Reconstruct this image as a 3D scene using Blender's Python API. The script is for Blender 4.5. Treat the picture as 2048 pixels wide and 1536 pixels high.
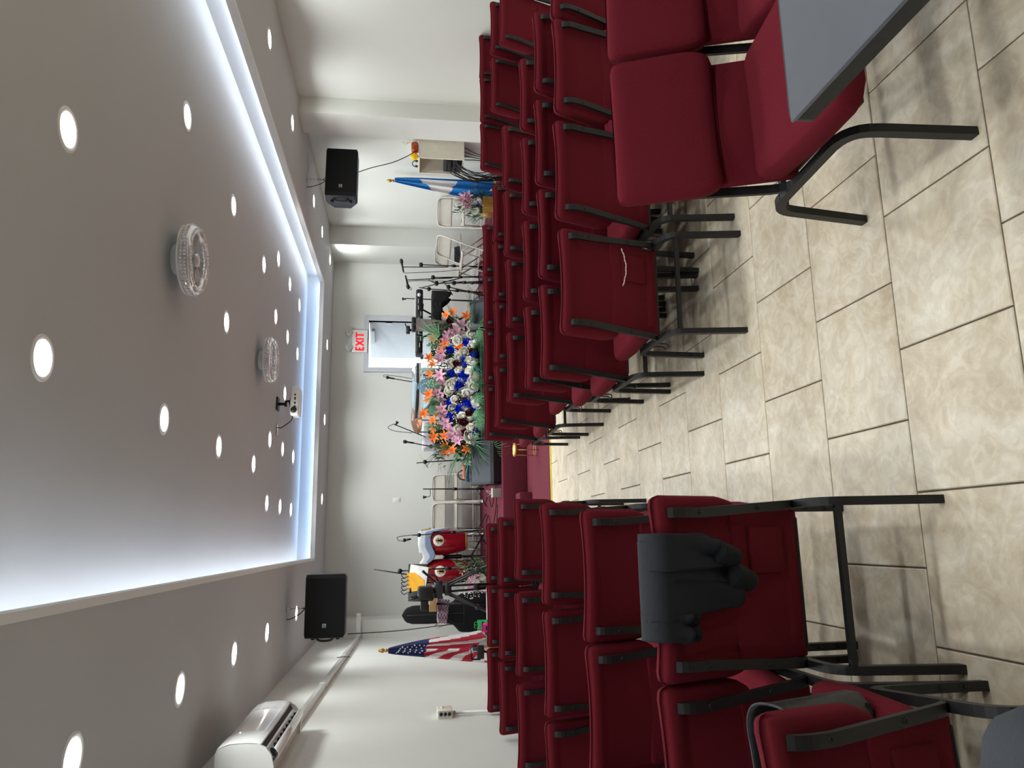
import bpy, bmesh, math, random
from mathutils import Vector, Matrix, noise
for o in list(bpy.data.objects): bpy.data.objects.remove(o, do_unlink=True)
SC = bpy.context.scene
COL = SC.collection
PI = math.pi

# ------------------------------------------------------------------ camera
# The photograph was taken on its side: the room's "up" is the picture's left.
F_PX, CAM_H = 1518.5, 1.5
VPU, VPV, ROLL = 453.5, 813.2, -0.0164
def _basis():
    y = Vector(((VPU-768)/F_PX, (VPV-1024)/F_PX, 1)).normalized()
    up = Vector((math.sin(ROLL), -math.cos(ROLL), 0)); up = (up-up.dot(y)*y).normalized()
    x = y.cross(up)
    return x, y, up                       # room axes in (right, down, forward) of the lens
AX, AY, AZ = _basis()
RIGHT = Vector((AX[0], AY[0], AZ[0])); DOWN = Vector((AX[1], AY[1], AZ[1])); FWD = Vector((AX[2], AY[2], AZ[2]))
CAMPOS = Vector((0, 0, CAM_H))
cam_d = bpy.data.cameras.new('camera'); cam = bpy.data.objects.new('camera', cam_d); COL.objects.link(cam)
cam_d.sensor_width = 36; cam_d.lens = F_PX/2048*36; cam_d.clip_start = .05; cam_d.clip_end = 200
mw = Matrix.Identity(4)
for i in range(3):
    mw[i][0] = DOWN[i]; mw[i][1] = RIGHT[i]; mw[i][2] = -FWD[i]; mw[i][3] = CAMPOS[i]
cam.matrix_world = mw
SC.camera = cam
def ray(px, py):
    return RIGHT*((1536-py-768)/F_PX) + DOWN*((px-1024)/F_PX) + FWD
def at_y(px, py, Y): d = ray(px, py); return CAMPOS + d*(Y/d.y)
def at_x(px, py, X): d = ray(px, py); return CAMPOS + d*(X/d.x)
def at_z(px, py, z): d = ray(px, py); return CAMPOS + d*((z-CAM_H)/d.z)

# ------------------------------------------------------------------ world, exposure
w = bpy.data.worlds.new('daylight'); SC.world = w; w.use_nodes = True
w.node_tree.nodes['Background'].inputs[0].default_value = (.93, .97, 1, 1)
w.node_tree.nodes['Background'].inputs[1].default_value = 3.0
SC.view_settings.view_transform = 'Standard'; SC.view_settings.look = 'None'
SC.view_settings.gamma = 1; SC.view_settings.use_curve_mapping = False
SC.view_settings.exposure = 0.0
DOWNLIGHT_W = 7.3      # watts of each recessed lamp
LED_STRENGTH = 31.0     # emission of the cove strips

# ------------------------------------------------------------------ room numbers (metres)
XL, XR, YB, YF = -1.385, 4.98, 12.5, -2.6
HC, HT = 2.767, 3.022
TX0, TX1, TY0, TY1 = -.24, 3.83, -1.2, 11.1      # opening of the raised tray ceiling
STY, STH = 9.47, .32                              # stage front and height

# ------------------------------------------------------------------ materials
def lin(c):
    return tuple(((v/255)/12.92 if v/255 <= .04045 else ((v/255+.055)/1.055)**2.4) for v in c)
MATS = {}
def mat(name, rgb, rough=.6, metal=0.0, var=.12, scale=12.0, bump=0.0, bscale=None, spec=.5, sheen=0.0, trans=0.0, ior=1.45, emit=None, alpha=1.0, coat=0.0):
    if name in MATS: return MATS[name]
    m = bpy.data.materials.new(name); m.use_nodes = True; nt = m.node_tree; N = nt.nodes; L = nt.links
    b = N['Principled BSDF']; c = lin(rgb)
    b.inputs['Roughness'].default_value = rough; b.inputs['Metallic'].default_value = metal
    b.inputs['Specular IOR Level'].default_value = spec; b.inputs['IOR'].default_value = ior
    b.inputs['Transmission Weight'].default_value = trans; b.inputs['Sheen Weight'].default_value = sheen
    b.inputs['Coat Weight'].default_value = coat; b.inputs['Alpha'].default_value = alpha
    tc = N.new('ShaderNodeTexCoord'); nz = N.new('ShaderNodeTexNoise'); nz.inputs['Scale'].default_value = scale
    nz.inputs['Detail'].default_value = 4; L.new(tc.outputs['Object'], nz.inputs['Vector'])
    r = N.new('ShaderNodeValToRGB')
    r.color_ramp.elements[0].position = .3; r.color_ramp.elements[1].position = .7
    r.color_ramp.elements[0].color = (*[v*(1-var) for v in c], 1); r.color_ramp.elements[1].color = (*[min(1, v*(1+var)) for v in c], 1)
    L.new(nz.outputs['Fac'], r.inputs['Fac']); L.new(r.outputs['Color'], b.inputs['Base Color'])
    if bump:
        n2 = N.new('ShaderNodeTexNoise'); n2.inputs['Scale'].default_value = bscale or scale*10; L.new(tc.outputs['Object'], n2.inputs['Vector'])
        bp = N.new('ShaderNodeBump'); bp.inputs['Strength'].default_value = bump; bp.inputs['Distance'].default_value = .004
        L.new(n2.outputs['Fac'], bp.inputs['Height']); L.new(bp.outputs['Normal'], b.inputs['Normal'])
    if emit:
        b.inputs['Emission Color'].default_value = (*lin(emit[0]), 1); b.inputs['Emission Strength'].default_value = emit[1]
    MATS[name] = m; return m
wall_m = mat('white_wall_paint', (220, 222, 217), .62, var=.025, scale=1.2, bump=.05, bscale=40)
ceil_m = mat('white_ceiling_paint', (186, 186, 188), .7, var=.02, scale=1.0)
trim_m = mat('white_trim', (228, 228, 226), .45, var=.02)
carpet_m = mat('maroon_carpet', (98, 27, 44), .95, var=.14, scale=60, bump=.6, bscale=400)
fabric_m = mat('maroon_fabric', (103, 29, 40), 1.0, var=.07, scale=160, bump=.2, bscale=900, spec=.12, sheen=0.0)
blackmetal_m = mat('black_powdercoat', (25, 25, 27), .5, var=.15, scale=60, bump=.2, bscale=600)
black_m = mat('black_plastic', (15, 15, 18), .5, var=.2, scale=30)
blackcloth_m = mat('black_cloth', (16, 16, 19), .95, var=.2, scale=30, bump=.3, bscale=300)
dark_m = mat('charcoal_plastic', (40, 43, 50), .5, var=.1)
grille_m = mat('speaker_grille', (9, 10, 14), .8, var=.2, scale=300, bump=.4, bscale=900)
chrome_m = mat('chrome', (200, 200, 204), .18, 1.0, var=.03)
gold_m = mat('gold_metal', (206, 166, 92), .3, .9, var=.08)
brass_m = mat('brass', (196, 150, 80), .35, .9, var=.1)
beige_m = mat('beige_enamel', (170, 164, 154), .35, var=.05)
white_m = mat('white_plastic', (232, 232, 230), .3, var=.02, coat=.4)
cream_m = mat('cream_painted_wood', (226, 220, 205), .55, var=.04)
card_m = mat('cardboard', (184, 148, 100), .85, var=.1)
yellow_m = mat('yellow_plastic', (250, 200, 10), .4, var=.04)
yellowtape_m = mat('yellow_edge_strip', (226, 205, 40), .6, var=.08)
orange_m = mat('orange_petal', (243, 112, 22), .6, var=.15, scale=30)
pink_m = mat('pink_petal', (206, 150, 176), .6, var=.14, scale=40)
ivory_m = mat('ivory_petal', (255, 251, 236), .95, var=.16, scale=90, spec=.1)
blue_m = mat('blue_petal', (28, 62, 215), .95, var=.4, scale=90, spec=.1)
red_m = mat('dark_red_petal', (92, 10, 24), .95, var=.25, scale=40)
leaf_m = mat('leaf_green', (58, 76, 36), .6, var=.35, scale=25)
palm_m = mat('palm_green', (72, 124, 84), .55, var=.3, scale=18)
white_pet = mat('white_petal', (244, 243, 236), .6, var=.03)
def glass_mat(name, tint=(255, 255, 255), rough=.03):
    return mat(name, tint, rough, trans=1.0, var=.0, ior=1.46)
acryl_m = glass_mat('clear_acrylic', (245, 250, 252), .02)

# ------------------------------------------------------------------ mesh helpers
class MB:
    """collects shapes and links them as ONE mesh object"""
    def __init__(s): s.v = []; s.f = []; s.mi = []; s.sm = []
    def add(s, vs, fs, smooth=False, m=0):
        o = len(s.v); s.v += [tuple(p) for p in vs]
        for f in fs: s.f.append([i+o for i in f]); s.mi.append(m); s.sm.append(smooth)
        return s
    def box(s, lo, hi, M=None, m=0):
        vs = [Vector((x, y, z)) for z in (lo[2], hi[2]) for y in (lo[1], hi[1]) for x in (lo[0], hi[0])]
        if M is not None: vs = [M @ p for p in vs]
        return s.add(vs, [(0, 2, 3, 1), (4, 5, 7, 6), (0, 1, 5, 4), (2, 6, 7, 3), (0, 4, 6, 2), (1, 3, 7, 5)], False, m)
    def rbox(s, c, size, r=.02, n=(4, 4, 4), fn=None, M=None, m=0):
        """box with rounded edges, size = full extents; fn(point)->point bends it afterwards"""
        hx, hy, hz = [q/2 for q in size]; r = min(r, hx, hy, hz); h = (hx, hy, hz)
        def coords(H, k):
            inner = H-r; a = [-H]
            a += [-H+r*(1-math.cos(t*PI/2/2)) if False else -H+r*(.3), ] if r > 0 else []
            a += [-inner + 2*inner*i/k for i in range(k+1)]
            a += [H-r*.3, H]
            return a
        cs = [coords(h[i], n[i]) for i in range(3)]
        idx = {}; vs = []; fs = []
        def vid(p):
            k = tuple(round(q, 6) for q in p)
            if k not in idx:
                inner = [max(-(h[i]-r), min(h[i]-r, p[i])) for i in range(3)]
                d = Vector([p[i]-inner[i] for i in range(3)])
                q = Vector(inner) + (d.normalized()*r if d.length > 1e-9 else d)
                if fn: q = fn(q)
                q = q + Vector(c)
                if M is not None: q = M @ q
                idx[k] = len(vs); vs.append(q)
            return idx[k]
        for a in range(3):
            b, e = (a+1) % 3, (a+2) % 3
            for sg in (-1, 1):
                for i in range(len(cs[b])-1):
                    for j in range(len(cs[e])-1):
                        q = []
                        for (x, y) in ((i, j), (i+1, j), (i+1, j+1), (i, j+1)):
                            p = [0, 0, 0]; p[a] = sg*h[a]; p[b] = cs[b][x]; p[e] = cs[e][y]; q.append(vid(p))
                        fs.append(q if sg > 0 else q[::-1])
        return s.add(vs, fs, True, m)
    def tube(s, pts, r, n=8, rect=None, cap=True, smooth=True, m=0, up=None):
        """sweep along a polyline; r a number or a list; rect=(w,h) gives a rectangular section"""
        pts = [Vector(p) for p in pts]; k = len(pts)
        rs = r if isinstance(r, (list, tuple)) else [r]*k
        vs = []; fs = []
        t0 = (pts[1]-pts[0]).normalized()
        ref = Vector(up) if up is not None else (Vector((0, 0, 1)) if abs(t0.z) < .9 else Vector((1, 0, 0)))
        a = ref-ref.dot(t0)*t0; a.normalize()
        for i in range(k):
            if i == 0: t = t0
            elif i == k-1: t = (pts[i]-pts[i-1]).normalized()
            else:
                t = (pts[i]-pts[i-1]).normalized()+(pts[i+1]-pts[i]).normalized()
                t = t.normalized() if t.length > 1e-6 else (pts[i]-pts[i-1]).normalized()
            a = a-a.dot(t)*t
            a = a.normalized() if a.length > 1e-6 else t.orthogonal().normalized()
            b = t.cross(a)
            if rect:
                for (x, y) in ((-1, -1), (1, -1), (1, 1), (-1, 1)): vs.append(pts[i]+a*(x*rect[0]/2*rs[i])+b*(y*rect[1]/2*rs[i]))
            else:
                for j in range(n):
                    q = 2*PI*j/n; vs.append(pts[i]+a*(math.cos(q)*rs[i])+b*(math.sin(q)*rs[i]))
        nn = 4 if rect else n
        for i in range(k-1):
            for j in range(nn):
                fs.append((i*nn+j, i*nn+(j+1) % nn, (i+1)*nn+(j+1) % nn, (i+1)*nn+j))
        if cap: fs.append(tuple(range(nn))[::-1]); fs.append(tuple((k-1)*nn+j for j in range(nn)))
        return s.add(vs, fs, smooth and not rect, m)
    def lathe(s, prof, c=(0, 0, 0), n=24, M=None, smooth=True, m=0, cap=True):
        """profile [(radius, z)] turned about z"""
        vs = []; fs = []; k = len(prof)
        for (r, z) in prof:
            for j in range(n):
                q = 2*PI*j/n; p = Vector((c[0]+r*math.cos(q), c[1]+r*math.sin(q), c[2]+z)); vs.append(M @ p if M is not None else p)
        for i in range(k-1):
            for j in range(n): fs.append((i*n+j, i*n+(j+1) % n, (i+1)*n+(j+1) % n, (i+1)*n+j))
        if cap:
            fs.append(tuple(range(n))[::-1]); fs.append(tuple((k-1)*n+j for j in range(n)))
        return s.add(vs, fs, smooth, m)
    def ball(s, c, r, n=8, k=6, sc=(1, 1, 1), M=None, m=0):
        pr = [(max(1e-4, math.sin(PI*i/k)), -math.cos(PI*i/k)) for i in range(k+1)]
        vs = []; fs = []
        for (a, z) in pr:
            for j in range(n):
                q = 2*PI*j/n; p = Vector((a*math.cos(q)*r*sc[0], a*math.sin(q)*r*sc[1], z*r*sc[2]))
                if M is not None: p = M @ p
                vs.append(p+Vector(c))
        for i in range(k):
            for j in range(n): fs.append((i*n+j, i*n+(j+1) % n, (i+1)*n+(j+1) % n, (i+1)*n+j))
        return s.add(vs, fs, True, m)
    def prism(s, poly, vec, M=None, m=0, smooth=False):
        """extrude a closed planar polygon along vec"""
        k = len(poly); P0 = [Vector(p) for p in poly]; P1 = [p+Vector(vec) for p in P0]
        vs = P0+P1
        if M is not None: vs = [M @ p for p in vs]
        fs = [tuple(range(k))[::-1], tuple(range(k, 2*k))]+[(i, (i+1) % k, k+(i+1) % k, k+i) for i in range(k)]
        return s.add(vs, fs, smooth, m)
    def grid(s, fn, nu, nv, thick=0.0, m=0, smooth=True):
        """surface fn(u,v), u,v in 0..1; thick adds a back side"""
        P = [[Vector(fn(i/nu, j/nv)) for j in range(nv+1)] for i in range(nu+1)]
        vs = [p for row in P for p in row]; W = nv+1
        fs = [(i*W+j, (i+1)*W+j, (i+1)*W+j+1, i*W+j+1) for i in range(nu) for j in range(nv)]
        if thick:
            nrm = [Vector((0, 0, 0)) for _ in vs]
            for f in fs:
                nn = (vs[f[1]]-vs[f[0]]).cross(vs[f[3]]-vs[f[0]])
                for i in f: nrm[i] += nn
            o = len(vs)
            vs = vs+[p-(q.normalized() if q.length > 0 else q)*thick for p, q in zip(vs, nrm)]
            fs = fs+[tuple(i+o for i in f[::-1]) for f in fs]
            bd = [i*W for i in range(nu+1)]+[nu*W+j for j in range(1, nv+1)]+[i*W+nv for i in range(nu-1, -1, -1)]+[j for j in range(nv-1, 0, -1)]
            for a in range(len(bd)):
                p, q = bd[a], bd[(a+1) % len(bd)]; fs.append((q, p, p+o, q+o))
        return s.add(vs, fs, smooth, m)
    def mesh(s, name, mats):
        me = bpy.data.meshes.new(name); me.from_pydata(s.v, [], s.f)
        for mm in (mats if isinstance(mats, (list, tuple)) else [mats]): me.materials.append(mm)
        me.polygons.foreach_set('material_index', s.mi); me.polygons.foreach_set('use_smooth', s.sm)
        me.update(); return me
    def build(s, name, mats, parent=None, loc=None, **kw):
        o = bpy.data.objects.new(name, s.mesh(name, mats)); COL.objects.link(o)
        if parent is not None: o.parent = parent
        if loc is not None: o.location = loc
        return tag(o, **kw)
def tag(o, label=None, cat=None, group=None, kind=None):
    if label: o['label'] = label
    if cat: o['category'] = cat
    if group: o['group'] = group
    if kind: o['kind'] = kind
    return o
def thing(name, label, cat, loc=(0, 0, 0), rz=0, group=None):
    o = bpy.data.objects.new(name, None); COL.objects.link(o); o.empty_display_size = .1
    o.location = loc; o.rotation_euler = (0, 0, rz)
    return tag(o, label, cat, group)
def single(name, mb, mats, label, cat, loc=(0, 0, 0), rz=0, group=None):
    o = mb.build(name, mats, None, loc, label=label, cat=cat, group=group); o.rotation_euler = (0, 0, rz); return o
def place(name, me, parent, loc=(0, 0, 0), rot=(0, 0, 0), sc=1):
    o = bpy.data.objects.new(name, me); COL.objects.link(o); o.parent = parent
    o.location = loc; o.rotation_euler = rot; o.scale = (sc, sc, sc) if not isinstance(sc, tuple) else sc
    return o
def kids(o): return [c for c in bpy.data.objects if c.parent == o]
def copy_tree(o, parent=None):
    c = o.copy(); COL.objects.link(c); c.parent = parent
    for ch in kids(o): copy_tree(ch, c)
    return c
def rotm(ax, a): return Matrix.Rotation(a, 4, ax)
def tr(x, y, z): return Matrix.Translation((x, y, z))
def bez(p0, p1, p2, n=8):
    p0, p1, p2 = Vector(p0), Vector(p1), Vector(p2)
    return [p0*(1-t)**2+p1*2*t*(1-t)+p2*t*t for t in [i/n for i in range(n+1)]]
def smooth_path(pts, n=5):
    """Catmull-Rom through the points"""
    P = [Vector(p) for p in pts]; P = [P[0]*2-P[1]]+P+[P[-1]*2-P[-2]]; out = []
    for i in range(1, len(P)-2):
        for j in range(n):
            t = j/n
            out.append(.5*((2*P[i])+(-P[i-1]+P[i+1])*t+(2*P[i-1]-5*P[i]+4*P[i+1]-P[i+2])*t*t+(-P[i-1]+3*P[i]-3*P[i+1]+P[i+2])*t**3))
    out.append(P[-2]); return out
def structure(name, mb, m, parent=None, loc=None):
    return mb.build(name, m, parent, loc, kind='structure')
# ------------------------------------------------------------------ room shell
WT = .12
def slab(name, lo, hi, m, parent=None): return structure(name, MB().box(lo, hi), m, parent)
grout_m = mat('dark_grout', (96, 84, 72), .9, var=.2, scale=30)
floor = slab('floor', (XL-WT, YF-WT, -.12), (XR+WT, YB+WT, -.006), grout_m)
slab('wall_left', (XL-WT, YF, -.006), (XL, YB+WT, HC+.5), wall_m)
slab('wall_right', (XR, YF, -.006), (XR+WT, YB+WT, HC+.5), wall_m)
slab('wall_behind', (XL-WT, YF-WT, -.006), (XR+WT, YF, HC+.5), mat('bounce_cutting_wall_tone', (96, 84, 76), .8, var=.04, scale=2))  # unseen wall, its colour darkened to keep bounce off the chair backs
# back wall with the doorway
DX0, DX1, DZ1 = at_y(737, 735, YB).x, at_y(737, 641, YB).x, at_y(737, 690, YB).z
wb = MB().box((XL, YB, -.006), (DX0, YB+WT, HC+.5)).box((DX1, YB, -.006), (XR, YB+WT, HC+.5)).box((DX0, YB, DZ1), (DX1, YB+WT, HC+.5)).box((DX0, YB, -.006), (DX1, YB+WT, STH))
structure('wall_back', wb, wall_m)
# pilasters on the right wall and the two back corners
slab('trim_1', (4.78, 8.04, -.006), (XR, 8.5, HC), wall_m)
slab('trim_2', (4.66, 11.68, STH), (XR, YB, HC), wall_m)
slab('trim_3', (XL, 11.85, STH), (-1.13, YB, HC), wall_m)
# ceiling: a lower ring, a raised tray, a trim lip and a light trough behind it
GAP = .12
cl = MB()
cl.box((XL, YF, HC), (TX0, YB, HC+.03)); cl.box((TX1, YF, HC), (XR, YB, HC+.03))
cl.box((TX0, TY1, HC), (TX1, YB, HC+.03)); cl.box((TX0, YF, HC), (TX1, TY0, HC+.03))
structure('ceiling', cl, ceil_m)
tray = MB()
tray.box((TX0-GAP-.05, TY0-GAP-.05, HT), (TX1+GAP+.05, TY1+GAP+.05, HT+.06))
structure('ceiling_tray', tray, ceil_m)
tw = MB()
tw.box((TX0-GAP-.05, TY0-GAP, HC+.03), (TX0-GAP, TY1+GAP, HT)); tw.box((TX1+GAP, TY0-GAP, HC+.03), (TX1+GAP+.05, TY1+GAP, HT))
tw.box((TX0-GAP, TY1+GAP, HC+.03), (TX1+GAP, TY1+GAP+.05, HT)); tw.box((TX0-GAP, TY0-GAP-.05, HC+.03), (TX1+GAP, TY0-GAP, HT))
structure('trim_4', tw, ceil_m)
lp = MB(); T = .035; ZL, ZH = HC-.004, HC+.055
lp.box((TX0, TY0, ZL), (TX0+T, TY1, ZH)); lp.box((TX1-T, TY0, ZL), (TX1, TY1, ZH))
lp.box((TX0+T, TY1-T, ZL), (TX1-T, TY1, ZH)); lp.box((TX0+T, TY0, ZL), (TX1-T, TY0+T, ZH))
structure('trim_5', lp, trim_m)
# LED strips lying in the trough
led_w = mat('led_strip_white', (255, 255, 255), .5, var=0, emit=((232, 244, 255), LED_STRENGTH))
led_b = mat('led_strip_blue', (255, 255, 255), .5, var=0, emit=((176, 212, 255), LED_STRENGTH))
for (lo, hi, m, side) in (((TX0-.075, TY0, HC+.032), (TX0-.06, TY1, HC+.042), led_w, 'wall with the air conditioner'),
                    ((TX1+.06, TY0, HC+.032), (TX1+.075, TY1, HC+.042), led_w, 'wall with the cabinet'),
                    ((TX0, TY1+.06, HC+.032), (TX1, TY1+.075, HC+.042), led_b, 'stage back wall')):
    t = thing('led_strip_light', 'glowing LED strip in the ceiling cove along the '+side, 'light', lo, group='LED strips in the ceiling cove')
    d = [h-l for l, h in zip(lo, hi)]
    MB().box((0, 0, 0), d).build('led_tape', m, t)
    lx = d[0] < d[1]; e = .012
    MB().box((-e if lx else 0, 0 if lx else -e, -.002), (d[0]+e if lx else d[0], d[1] if lx else d[1]+e, 0)).build('backing_channel', trim_m, t)
# baseboards
bb = MB().box((-1.13, YB-.018, STH), (DX0-.06, YB, STH+.11)).box((DX1+.06, YB-.018, STH), (4.66, YB, STH+.11))
structure('baseboard_back', bb, trim_m)
structure('baseboard_right', MB().box((4.642, 11.662, STH), (4.66, YB-.02, STH+.11)).box((4.66, 11.662, STH), (XR, 11.68, STH+.11)).box((XR-.018, 8.5, STH if False else 0.0), (XR, STY, .11)), trim_m)
structure('baseboard_left', MB().box((XL, YF, 0), (XL+.018, 7.88, .11)), trim_m)

# ------------------------------------------------------------------ floor tiles
def tile_material():
    m = bpy.data.materials.new('beige_stone_tile'); m.use_nodes = True; N = m.node_tree.nodes; L = m.node_tree.links
    b = N['Principled BSDF']; tc = N.new('ShaderNodeTexCoord'); oi = N.new('ShaderNodeObjectInfo')
    off = N.new('ShaderNodeVectorMath'); off.operation = 'MULTIPLY_ADD'
    cmb = N.new('ShaderNodeCombineXYZ')
    mul = N.new('ShaderNodeMath'); mul.operation = 'MULTIPLY'; mul.inputs[1].default_value = 57.0
    L.new(oi.outputs['Random'], mul.inputs[0]); L.new(mul.outputs[0], cmb.inputs[0]); L.new(mul.outputs[0], cmb.inputs[1]); L.new(oi.outputs['Random'], cmb.inputs[2])
    off.inputs[1].default_value = (1, 1, 1); L.new(tc.outputs['Object'], off.inputs[0]); L.new(cmb.outputs[0], off.inputs[2])
    n1 = N.new('ShaderNodeTexNoise'); n1.inputs['Scale'].default_value = 4.5; n1.inputs['Detail'].default_value = 9; n1.inputs['Roughness'].default_value = .68; n1.inputs['Distortion'].default_value = 1.1
    n2 = N.new('ShaderNodeTexNoise'); n2.inputs['Scale'].default_value = 13; n2.inputs['Detail'].default_value = 6; n2.inputs['Distortion'].default_value = 2.2
    L.new(off.outputs[0], n1.inputs['Vector']); L.new(off.outputs[0], n2.inputs['Vector'])
    r = N.new('ShaderNodeValToRGB'); cr = r.color_ramp
    cr.elements[0].position = .28; cr.elements[0].color = (*lin((197, 179, 153)), 1)
    cr.elements[1].position = .74; cr.elements[1].color = (*lin((239, 232, 219)), 1)
    e = cr.elements.new(.5); e.color = (*lin((223, 210, 188)), 1)
    L.new(n1.outputs['Fac'], r.inputs['Fac'])
    r2 = N.new('ShaderNodeValToRGB'); r2.color_ramp.elements[0].position = .42; r2.color_ramp.elements[0].color = (.86, .83, .8, 1); r2.color_ramp.elements[1].position = .6; r2.color_ramp.elements[1].color = (1.0, 1.0, 1.0, 1)
    L.new(n2.outputs['Fac'], r2.inputs['Fac'])
    mx = N.new('ShaderNodeMix'); mx.data_type = 'RGBA'; mx.blend_type = 'MULTIPLY'; mx.inputs['Factor'].default_value = .8
    L.new(r.outputs['Color'], mx.inputs['A']); L.new(r2.outputs['Color'], mx.inputs['B'])
    L.new(mx.outputs['Result'], b.inputs['Base Color'])
    b.inputs['Roughness'].default_value = .36
    bp = N.new('ShaderNodeBump'); bp.inputs['Strength'].default_value = .25; bp.inputs['Distance'].default_value = .003
    L.new(n1.outputs['Fac'], bp.inputs['Height']); L.new(bp.outputs['Normal'], b.inputs['Normal'])
    return m
tile_m = tile_material()
TW, TD, GR = .4375, .4535, .0052
def tile_mesh(w, d):
    mb = MB(); e = .003; z0, z1 = -.006, 0.0
    o = [(0, 0), (w, 0), (w, d), (0, d)]; i = [(e, e), (w-e, e), (w-e, d-e), (e, d-e)]
    vs = [(x, y, z0) for x, y in o]+[(x, y, z1-.0025) for x, y in o]+[(x, y, z1) for x, y in i]
    fs = [(8, 9, 10, 11)]+[(k, (k+1) % 4, 4+(k+1) % 4, 4+k) for k in range(4)]+[(4+k, 4+(k+1) % 4, 8+(k+1) % 4, 8+k) for k in range(4)]
    return mb.add(vs, fs)
full_tile = tile_mesh(TW-GR, TD-GR).mesh('tile', tile_m)
CARPET_Y = 7.89
rest = MB(); rowk = -12
for k in range(-11, 14):
    y0 = 2.095+TD*k; y1 = y0+TD-GR
    if y0 > CARPET_Y or y0 < YF: continue
    y1c = min(y1, CARPET_Y)
    x = .12+(TW/2 if k % 2 == 0 else 0)-TW*5
    while x < XR:
        a, b2 = max(x, XL), min(x+TW-GR, XR)
        if b2-a > .03:
            if y0 > .2:
                if b2-a > TW-GR-1e-4 and y1c == y1: place('tile', full_tile, floor, (a, y0, 0))
                else: place('tile', tile_mesh(b2-a, y1c-y0).mesh('tile', tile_m), floor, (a, y0, 0))
            else: rest.box((a, y0, -.006), (b2, y1c, 0))
        x += TW
rest.build('tile_rest', tile_m, floor, kind='stuff')

# ------------------------------------------------------------------ stage
slab('floor_carpet', (XL, CARPET_Y, -.006), (XR, STY, .006), carpet_m)
structure('trim_6', MB().box((XL, CARPET_Y-.03, -.004), (XR, CARPET_Y, .009)), yellowtape_m)
st = MB().rbox(((XL+XR)/2, (STY+YB)/2, STH/2), (XR-XL, YB-STY, STH), .018, (1, 1, 1))
structure('floor_stage', st, carpet_m)
structure('floor_step', MB().rbox(((XL+.56)/2, STY-.17, .083), (.56-XL, .34, .155), .015, (1, 1, 1)), carpet_m)

# ------------------------------------------------------------------ door, frame, light switch
fr = MB(); FW = .075
for (lo, hi) in (((DX0-FW, YB-.03, STH), (DX0, YB+WT, DZ1+FW)), ((DX1, YB-.03, STH), (DX1+FW, YB+WT, DZ1+FW)), ((DX0, YB-.03, DZ1), (DX1, YB+WT, DZ1+FW))): fr.box(lo, hi)
frame_m = mat('grey_door_frame', (196, 200, 208), .5, var=.03)
structure('trim_7', fr, frame_m)
doorc = thing('door_1', 'pale grey steel exit door standing open to the bright outside', 'door', (DX1, YB+WT-.03, STH), 0)
doorc['kind'] = 'structure'; del doorc['category']
dm = mat('pale_grey_steel', (176, 184, 192), .45, var=.03)
W_, H_ = DX1-DX0-.01, DZ1-STH-.012
doorc.rotation_euler = (0, 0, -math.radians(54))
MB().rbox((-W_/2, .022, H_/2+.008), (W_, .044, H_), .004, (1, 1, 1)).build('door_leaf', dm, doorc)
hd = MB().lathe([(.028, 0), (.028, .012), (.012, .014), (.012, .045), (.026, .05), (.028, .07), (.018, .08)], n=16, M=tr(-W_+.07, 0, .95) @ rotm('X', PI/2))
hd.build('door_knob', black_m, doorc)
MB().box((-.02, -.03, H_-.36), (.012, .0, H_-.26)).box((-.02, -.03, .3), (.012, 0, .4)).build('hinge', chrome_m, doorc)
MB().box((-.45, -.045, H_-.075), (-.16, -.002, H_-.02)).build('door_closer', dm, doorc)
ap = structure('ground_outside', MB().box((DX0-6, YB+WT, STH-.4), (DX1+6, YB+9, STH-.06)), mat('pale_concrete', (205, 205, 200), .9))
p = at_y(793, 1000, YB)
s = thing('light_switch', 'small white light switch plate on the plain back wall', 'switch', (p.x, YB, p.z))
MB().rbox((0, -.004, 0), (.075, .008, .118), .004, (1, 1, 1)).build('plate', white_m, s)
MB().rbox((0, -.011, 0), (.034, .008, .066), .003, (1, 1, 1)).build('rocker', white_m, s)

# ------------------------------------------------------------------ downlights
lamp_m = mat('downlight_diffuser', (255, 255, 255), .5, var=0, emit=((255, 252, 246), 14.0))
ring_mesh = MB().lathe([(.079, .0), (.079, -.006), (.096, -.007), (.102, -.003), (.102, 0.0)], n=28, cap=False).mesh('trim_ring', white_m)
disc_mesh = MB().lathe([(.0005, -.0045), (.0785, -.004)], n=28, cap=False).mesh('diffuser', lamp_m)
ld = bpy.data.lights.new('downlight_beam', 'AREA'); ld.shape = 'DISK'; ld.size = .156; ld.energy = DOWNLIGHT_W; ld.color = (.945, 1, .985); ld.spread = math.radians(150)
def downlight(x, y, z, label, group):
    t = thing('downlight', label, 'ceiling light', (x, y, z), group=group)
    place('trim_ring', ring_mesh, t); place('diffuser', disc_mesh, t)
    l = bpy.data.objects.new('downlight_beam', ld); COL.objects.link(l); l.parent = t; l.location = (0, 0, -.012)
for y in (3.33, 4.97, 6.4, 7.84, 1.9, .45):
    for x in (.777, 1.825, 2.87):
        if x == 1.825 and y in (4.97, 7.84, 1.9): continue
        downlight(x, y, HT, 'round recessed downlight in the raised ceiling around the fan lights', 'raised ceiling downlights over the seats')
for y in (8.67, 9.56, 10.45):
    for x in (.435, 1.13, 2.55, 3.247): downlight(x, y, HT, 'small round downlight in the raised ceiling over the stage', 'raised ceiling downlights over the stage')
downlight(1.82, 9.55, HT, 'round downlight in the raised ceiling right beside the projector mount', 'raised ceiling downlights over the stage')
for y in (.6, 1.9, 3.35, 4.78, 6.17, 7.54, 9.46, 10.41): downlight(-.8, y, HC, 'round recessed downlight in the low ceiling on the air conditioner side', 'low ceiling downlights, air conditioner side')
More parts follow.
